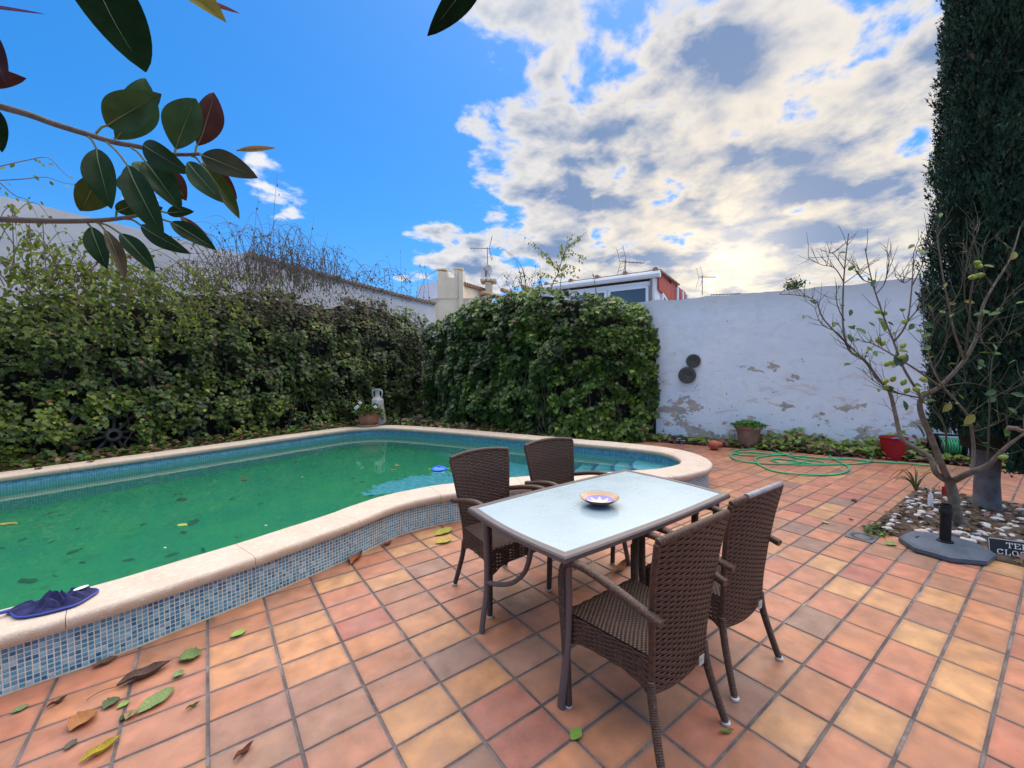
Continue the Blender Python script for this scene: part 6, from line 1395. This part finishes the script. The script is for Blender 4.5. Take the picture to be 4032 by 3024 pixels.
vs.append(cN+Vector((0,0,.012))); b.add(vs, [(k*m_+i,k*m_+(i+1)%m_,(k+1)*m_+(i+1)%m_,(k+1)*m_+i) for k in range(6) for i in range(m_)]+[(6*m_+i,6*m_+(i+1)%m_,7*m_) for i in range(m_)]); b.build("mesh_bag", m_net, net, True)
pw = SN(760,1515)+Vector((0,0,.035)); b = MB(); b.lathe([(0,.003),(.03,.002),(.034,0)], 12, pw, (Vector((.8,.5,0)),Vector((-.25,.45,0)),Vector((0,0,1)))); b.build("white_label", m_sw, net)
MB().tube([SN(90,1690)+Vector((0,0,.012)), SN(-60,1735)+Vector((0,0,.015)), SN(-900,1990)+Vector((0,0,.02))], .0095, 8).build("pole", m_netf, net, True)
# floating chlorine dispenser
fp = gp(1650+300*.2626, 1650+735*.2626, ZW+.02); fd = empty("pool_floater", (fp.x,fp.y,ZW), 0, "bright blue floating dispenser drifting on the green water", "pool float"); m_bf = mat("blue_float", (.02,.16,.72), None, rough=.35)
MB().lathe([(0,-.03),(.07,-.03),(.10,-.005),(.105,.012),(.085,.03),(.02,.036),(.018,.055),(0,.057)], 28).build("float", m_bf, fd, True)
MB().lathe([(0,-.12),(.04,-.12),(.045,-.03),(0,-.03)], 16).build("basket", m_bf, fd, True)
for s_ in (-1,1): MB().box(tuple(RT*(s_*.125)+Vector((0,0,.01))), (.03,.02,.012), -YAW).build("clip", mat("lime_clip",(.40,.50,.04)), fd)

# ------------------------------------------------------------------ fallen leaves
def curled(cols, name, w=.30, curl=.5, n=10, long_=1.0, serr=0.0):
    b = MB(); vs = []
    for i in range(n+1):
        t = i/n; ww = w*math.sin(math.pi*min(1,max(.02,t)))**.8*(1+serr*(i % 2)); ww = max(ww,.004)
        for s_ in (-1,-.5,0,.5,1):
            a = s_*curl*1.9; x = ww*math.sin(a)/max(.01,curl*1.9) if curl > .02 else ww*s_; z = ww*(1-math.cos(a))/max(.01,curl*1.9)*1.0 + .10*(t-.5)**2*2*curl + .05*math.sin(t*math.pi*2.6)*curl + .045*fbm(t*5,s_*3,curl*9)
            vs.append((x, (t-.5)*long_, z))
    return b.add(vs, [(i*5+k,i*5+k+1,(i+1)*5+k+1,(i+1)*5+k) for i in range(n) for k in range(4)])
m_fall = mat("fallen_leaf", (1.15,1.1,1.1), (.62,.55,.5), 28, .6, .4, 60, src="objcol", transl=.12)
LF = [curled(None,"a",.26,.75).mesh("fallen_leaf",m_fall,True), curled(None,"b",.30,.28).mesh("fallen_leaf",m_fall,True), curled(None,"c",.42,.5,serr=.25).mesh("fallen_leaf",m_fall,True), curled(None,"d",.20,1.05).mesh("fallen_leaf",m_fall,True)]
def ZF7(x, y): return x*.36166, 2400+y*.36166
BRN = (.11,.055,.035); ORG = (.38,.17,.055); GRN = (.16,.29,.06); YLW = (.42,.33,.03); DGR = (.035,.10,.03); TAN = (.26,.17,.09)
falls = [ # name-pixel base, tip, mesh, colour, label, stalk
 (ZF7(1270,850),ZF7(1860,590),0,(.10,.058,.045),"long brown rolled leaf with a thin stalk on the near tiles",True),(ZF7(860,1690),ZF7(1330,1390),0,YLW,"yellow curled leaf with a brown edge at the bottom left",False),(ZF7(760,1330),ZF7(1040,1110),2,ORG,"crumpled orange brown leaf on the near left tiles",False),
 (ZF7(1500,1140),ZF7(1900,850),1,(.20,.30,.10),"long pale green leaf among the litter at the bottom left",False),(ZF7(500,1080),ZF7(740,950),3,BRN,"small dark brown curled leaf at the far left",False),(ZF7(110,1130),ZF7(320,1040),1,(.20,.30,.12),"pale green leaf on the dark tile at the left edge",False),
 (ZF7(1010,645),ZF7(1290,520),0,(.17,.11,.07),"grey brown leaf against the foot of the mosaic riser",False),(ZF7(1940,560),ZF7(2200,480),2,(.15,.24,.07),"brown edged leaf with a green middle near the riser",False),(ZF7(1880,740),ZF7(2010,680),2,(.22,.36,.14),"small crinkled bright green leaf below the brown edged one",False),
 (ZF7(1130,1090),ZF7(1290,960),2,(.09,.15,.06),"dark green crumpled leaf left of the pale green one",False),(ZF7(1290,1070),ZF7(1400,1000),1,(.24,.42,.10),"tiny bright green leaf in the litter cluster",False),(ZF7(1310,1210),ZF7(1420,1110),1,DGR,"small deep green leaf at the tile joint",False),(ZF7(1370,1200),ZF7(1480,1100),2,(.33,.25,.12),"tan scrap of leaf beside the deep green one",False),
 (ZF7(2020,1095),ZF7(2180,1010),3,(.14,.17,.05),"small olive curled leaf left of the long joint",False),(ZF7(740,1500),ZF7(800,1440),1,(.12,.11,.08),"small grey leaf scrap below the orange leaf",False),
 ((905,2510),(972,2480),1,(.30,.48,.10),"little lime green leaf pointing right on an orange tile",False),((918,3000),(1000,2925),3,(.22,.08,.045),"rolled reddish brown leaf near the bottom edge",False),
 ((1382,2225),(1420,2172),0,(.33,.13,.05),"orange brown curled leaf at the riser foot",False),((1505,2155),(1545,2135),3,(.22,.08,.05),"small red brown leaf further along the riser foot",False),
 ((1715,2110),(1780,2080),1,(.40,.42,.07),"broad yellow green leaf left of the far chair",False),((1715,2140),(1780,2125),1,(.46,.42,.06),"flatter yellow leaf just in front of the broad one",False),
 ((2408,2270),(2470,2215),3,(.42,.22,.10),"tan rolled leaf under the table",False),((2250,2915),(2285,2870),1,(.20,.42,.06),"bright green leaf standing on a joint by the near chair",False),((2830,2885),(2892,2880),3,(.30,.36,.10),"pale green curled leaf behind the near chair",False),
 ((2755,2605),(2765,2610),1,(.22,.32,.06),"tiny green leaf under the right chair back",False),((3238,2052),(3262,2062),1,(.45,.44,.20),"pale yellow leaf on the tiles before the bed",False),((3340,2042),(3362,2050),0,(.20,.16,.07),"small dark leaf near the bed edge",False),((3492,2145),(3525,2140),1,(.22,.36,.10),"small green leaf beside the drain",False),
 ((3350,1968),(3375,1975),2,(.10,.05,.04),"dark shrivelled leaf on the far tiles",False),((340,1822),(375,1815),0,(.30,.20,.12),"curled tan leaf on the far coping",False),((135,1850),(170,1842),0,(.20,.14,.09),"brown leaf on the far coping at the left edge",False)]
for (b0, t0, mi, col, lab, stk) in falls:
    z = ZC if "far coping" in lab else 0
    A, B = gp(*b0, z+.006), gp(*t0, z+.006); d_ = B-A; l = max(d_.length,.05); o = link("fallen_leaf", LF[mi], None, ((A.x+B.x)/2,(A.y+B.y)/2,z+.006), (0,0,math.atan2(d_.y,d_.x)-math.pi/2)); ww_ = 1.25 if l < .12 else 1.0
    o.scale = (l*ww_,l,l*ww_); o.color = col+(1,); tag(o, lab, "leaf", "fallen leaves on the terrace")
    if stk:
        s_ = MB().tube(smoothpath([(0,-.49,.02),(-.05,-.75,.05),(-.02,-1.0,.01)],4), .008, 5).build("stalk", mat("leaf_stalk_purple",(.09,.05,.06)), o, True)
# leaves and specks floating on, and sunk in, the pool
rw = random.Random(12)
spots = [(1230,930,.09),(640,905,.1),(0,1270,.12),(1210,1130,.08),(1020,860,.05),(160,1180,.09),(470,1075,.06),(1340,1060,.06)]
for q in range(95):
    px, py = rw.uniform(-60,2050), rw.uniform(1780,2330); p = gp(px, py, ZW)
    if not inside((p.x,p.y), offset(outer,.5)): continue
    r = ray(px,py).normalized(); nrf = Vector((0,0,1)); ci = -r.dot(nrf); eta = 1/1.333; t_ = r*eta + nrf*(eta*ci-math.sqrt(1-eta*eta*(1-ci*ci))); w = p + t_*((ZF+.012-ZW)/t_.z)
    if not inside((w.x,w.y), offset(outer,.4)) or (Vector((w.x,w.y))-SC).length < 2.4: continue
    o = link("sunken_leaf", LF[rw.choice((0,1,1,3))], None, (w.x,w.y,ZF+.012), (0,0,rw.uniform(0,6.28))); s = rw.uniform(.05,.12)*(1.8 if rw.random() < .12 else 1); o.scale = (s,s,s*.5); o.color = rw.choice(((.018,.10,.05,1),(.03,.12,.05,1),(.02,.07,.035,1),(.05,.13,.04,1)))
    tag(o, "dark waterlogged leaf lying on the green pool floor", "leaf", "sunken leaves on the pool floor")
for q, (px,py,mi,col,s,lab) in enumerate(((1548,1851,0,ORG,.11,"tan leaf floating left of the blue dispenser"),(1563,1832,1,YLW,.08,"thin yellow leaf floating behind the tan one"),(960,1890,0,(.16,.09,.04),.16,"brown leaf floating mid pool"),(718,2067,1,(.42,.50,.08),.10,"lime green leaf floating near the middle of the pool"),(30,2065,0,(.36,.33,.10),.17,"yellow brown leaf floating at the left edge"),(1190,1877,1,(.75,.75,.72),.03,"white petal floating near the far side"),(1047,2068,1,(.78,.78,.74),.03,"white petal floating near the near coping"),(650,2156,1,(.70,.72,.6),.03,"pale speck floating by the near coping"))):
    p = gp(px,py,ZW+.004); o = link("floating_leaf", LF[mi], None, (p.x,p.y,ZW+.004), (0,0,rw.uniform(-.3,.3)-YAW+1.4)); o.scale = (s,s,s*.5); o.color = col+(1,); tag(o, lab, "leaf", "leaves floating on the pool")

# put each plant's origin at its foot
for root, loc in ((ivl,LW_P+LW_N*.4+LW_D*3+Vector((0,0,.26))),(ivr,RW_P+RW_N*.4+RW_D*-2.5),(yc,LW_P+LW_N*.45+LW_D*.8+Vector((0,0,2.4))),(bc,LW_P+LW_N*.45+LW_D*3.2+Vector((0,0,2.7))),(bc2,LW_P+LW_N*.3+LW_D*5.6+Vector((0,0,2.8))),(bc3,RW_P+RW_N*.35+RW_D*-3.0+Vector((0,0,2.9))),(ds,RW_P+RW_N*.35+RW_D*-1.8+Vector((0,0,2.8))),(wd,RW_P-RW_N*.1+RW_D*2+Vector((0,0,2.8)))):
    root.location = loc
    for c in root.children: c.location = c.location - loc
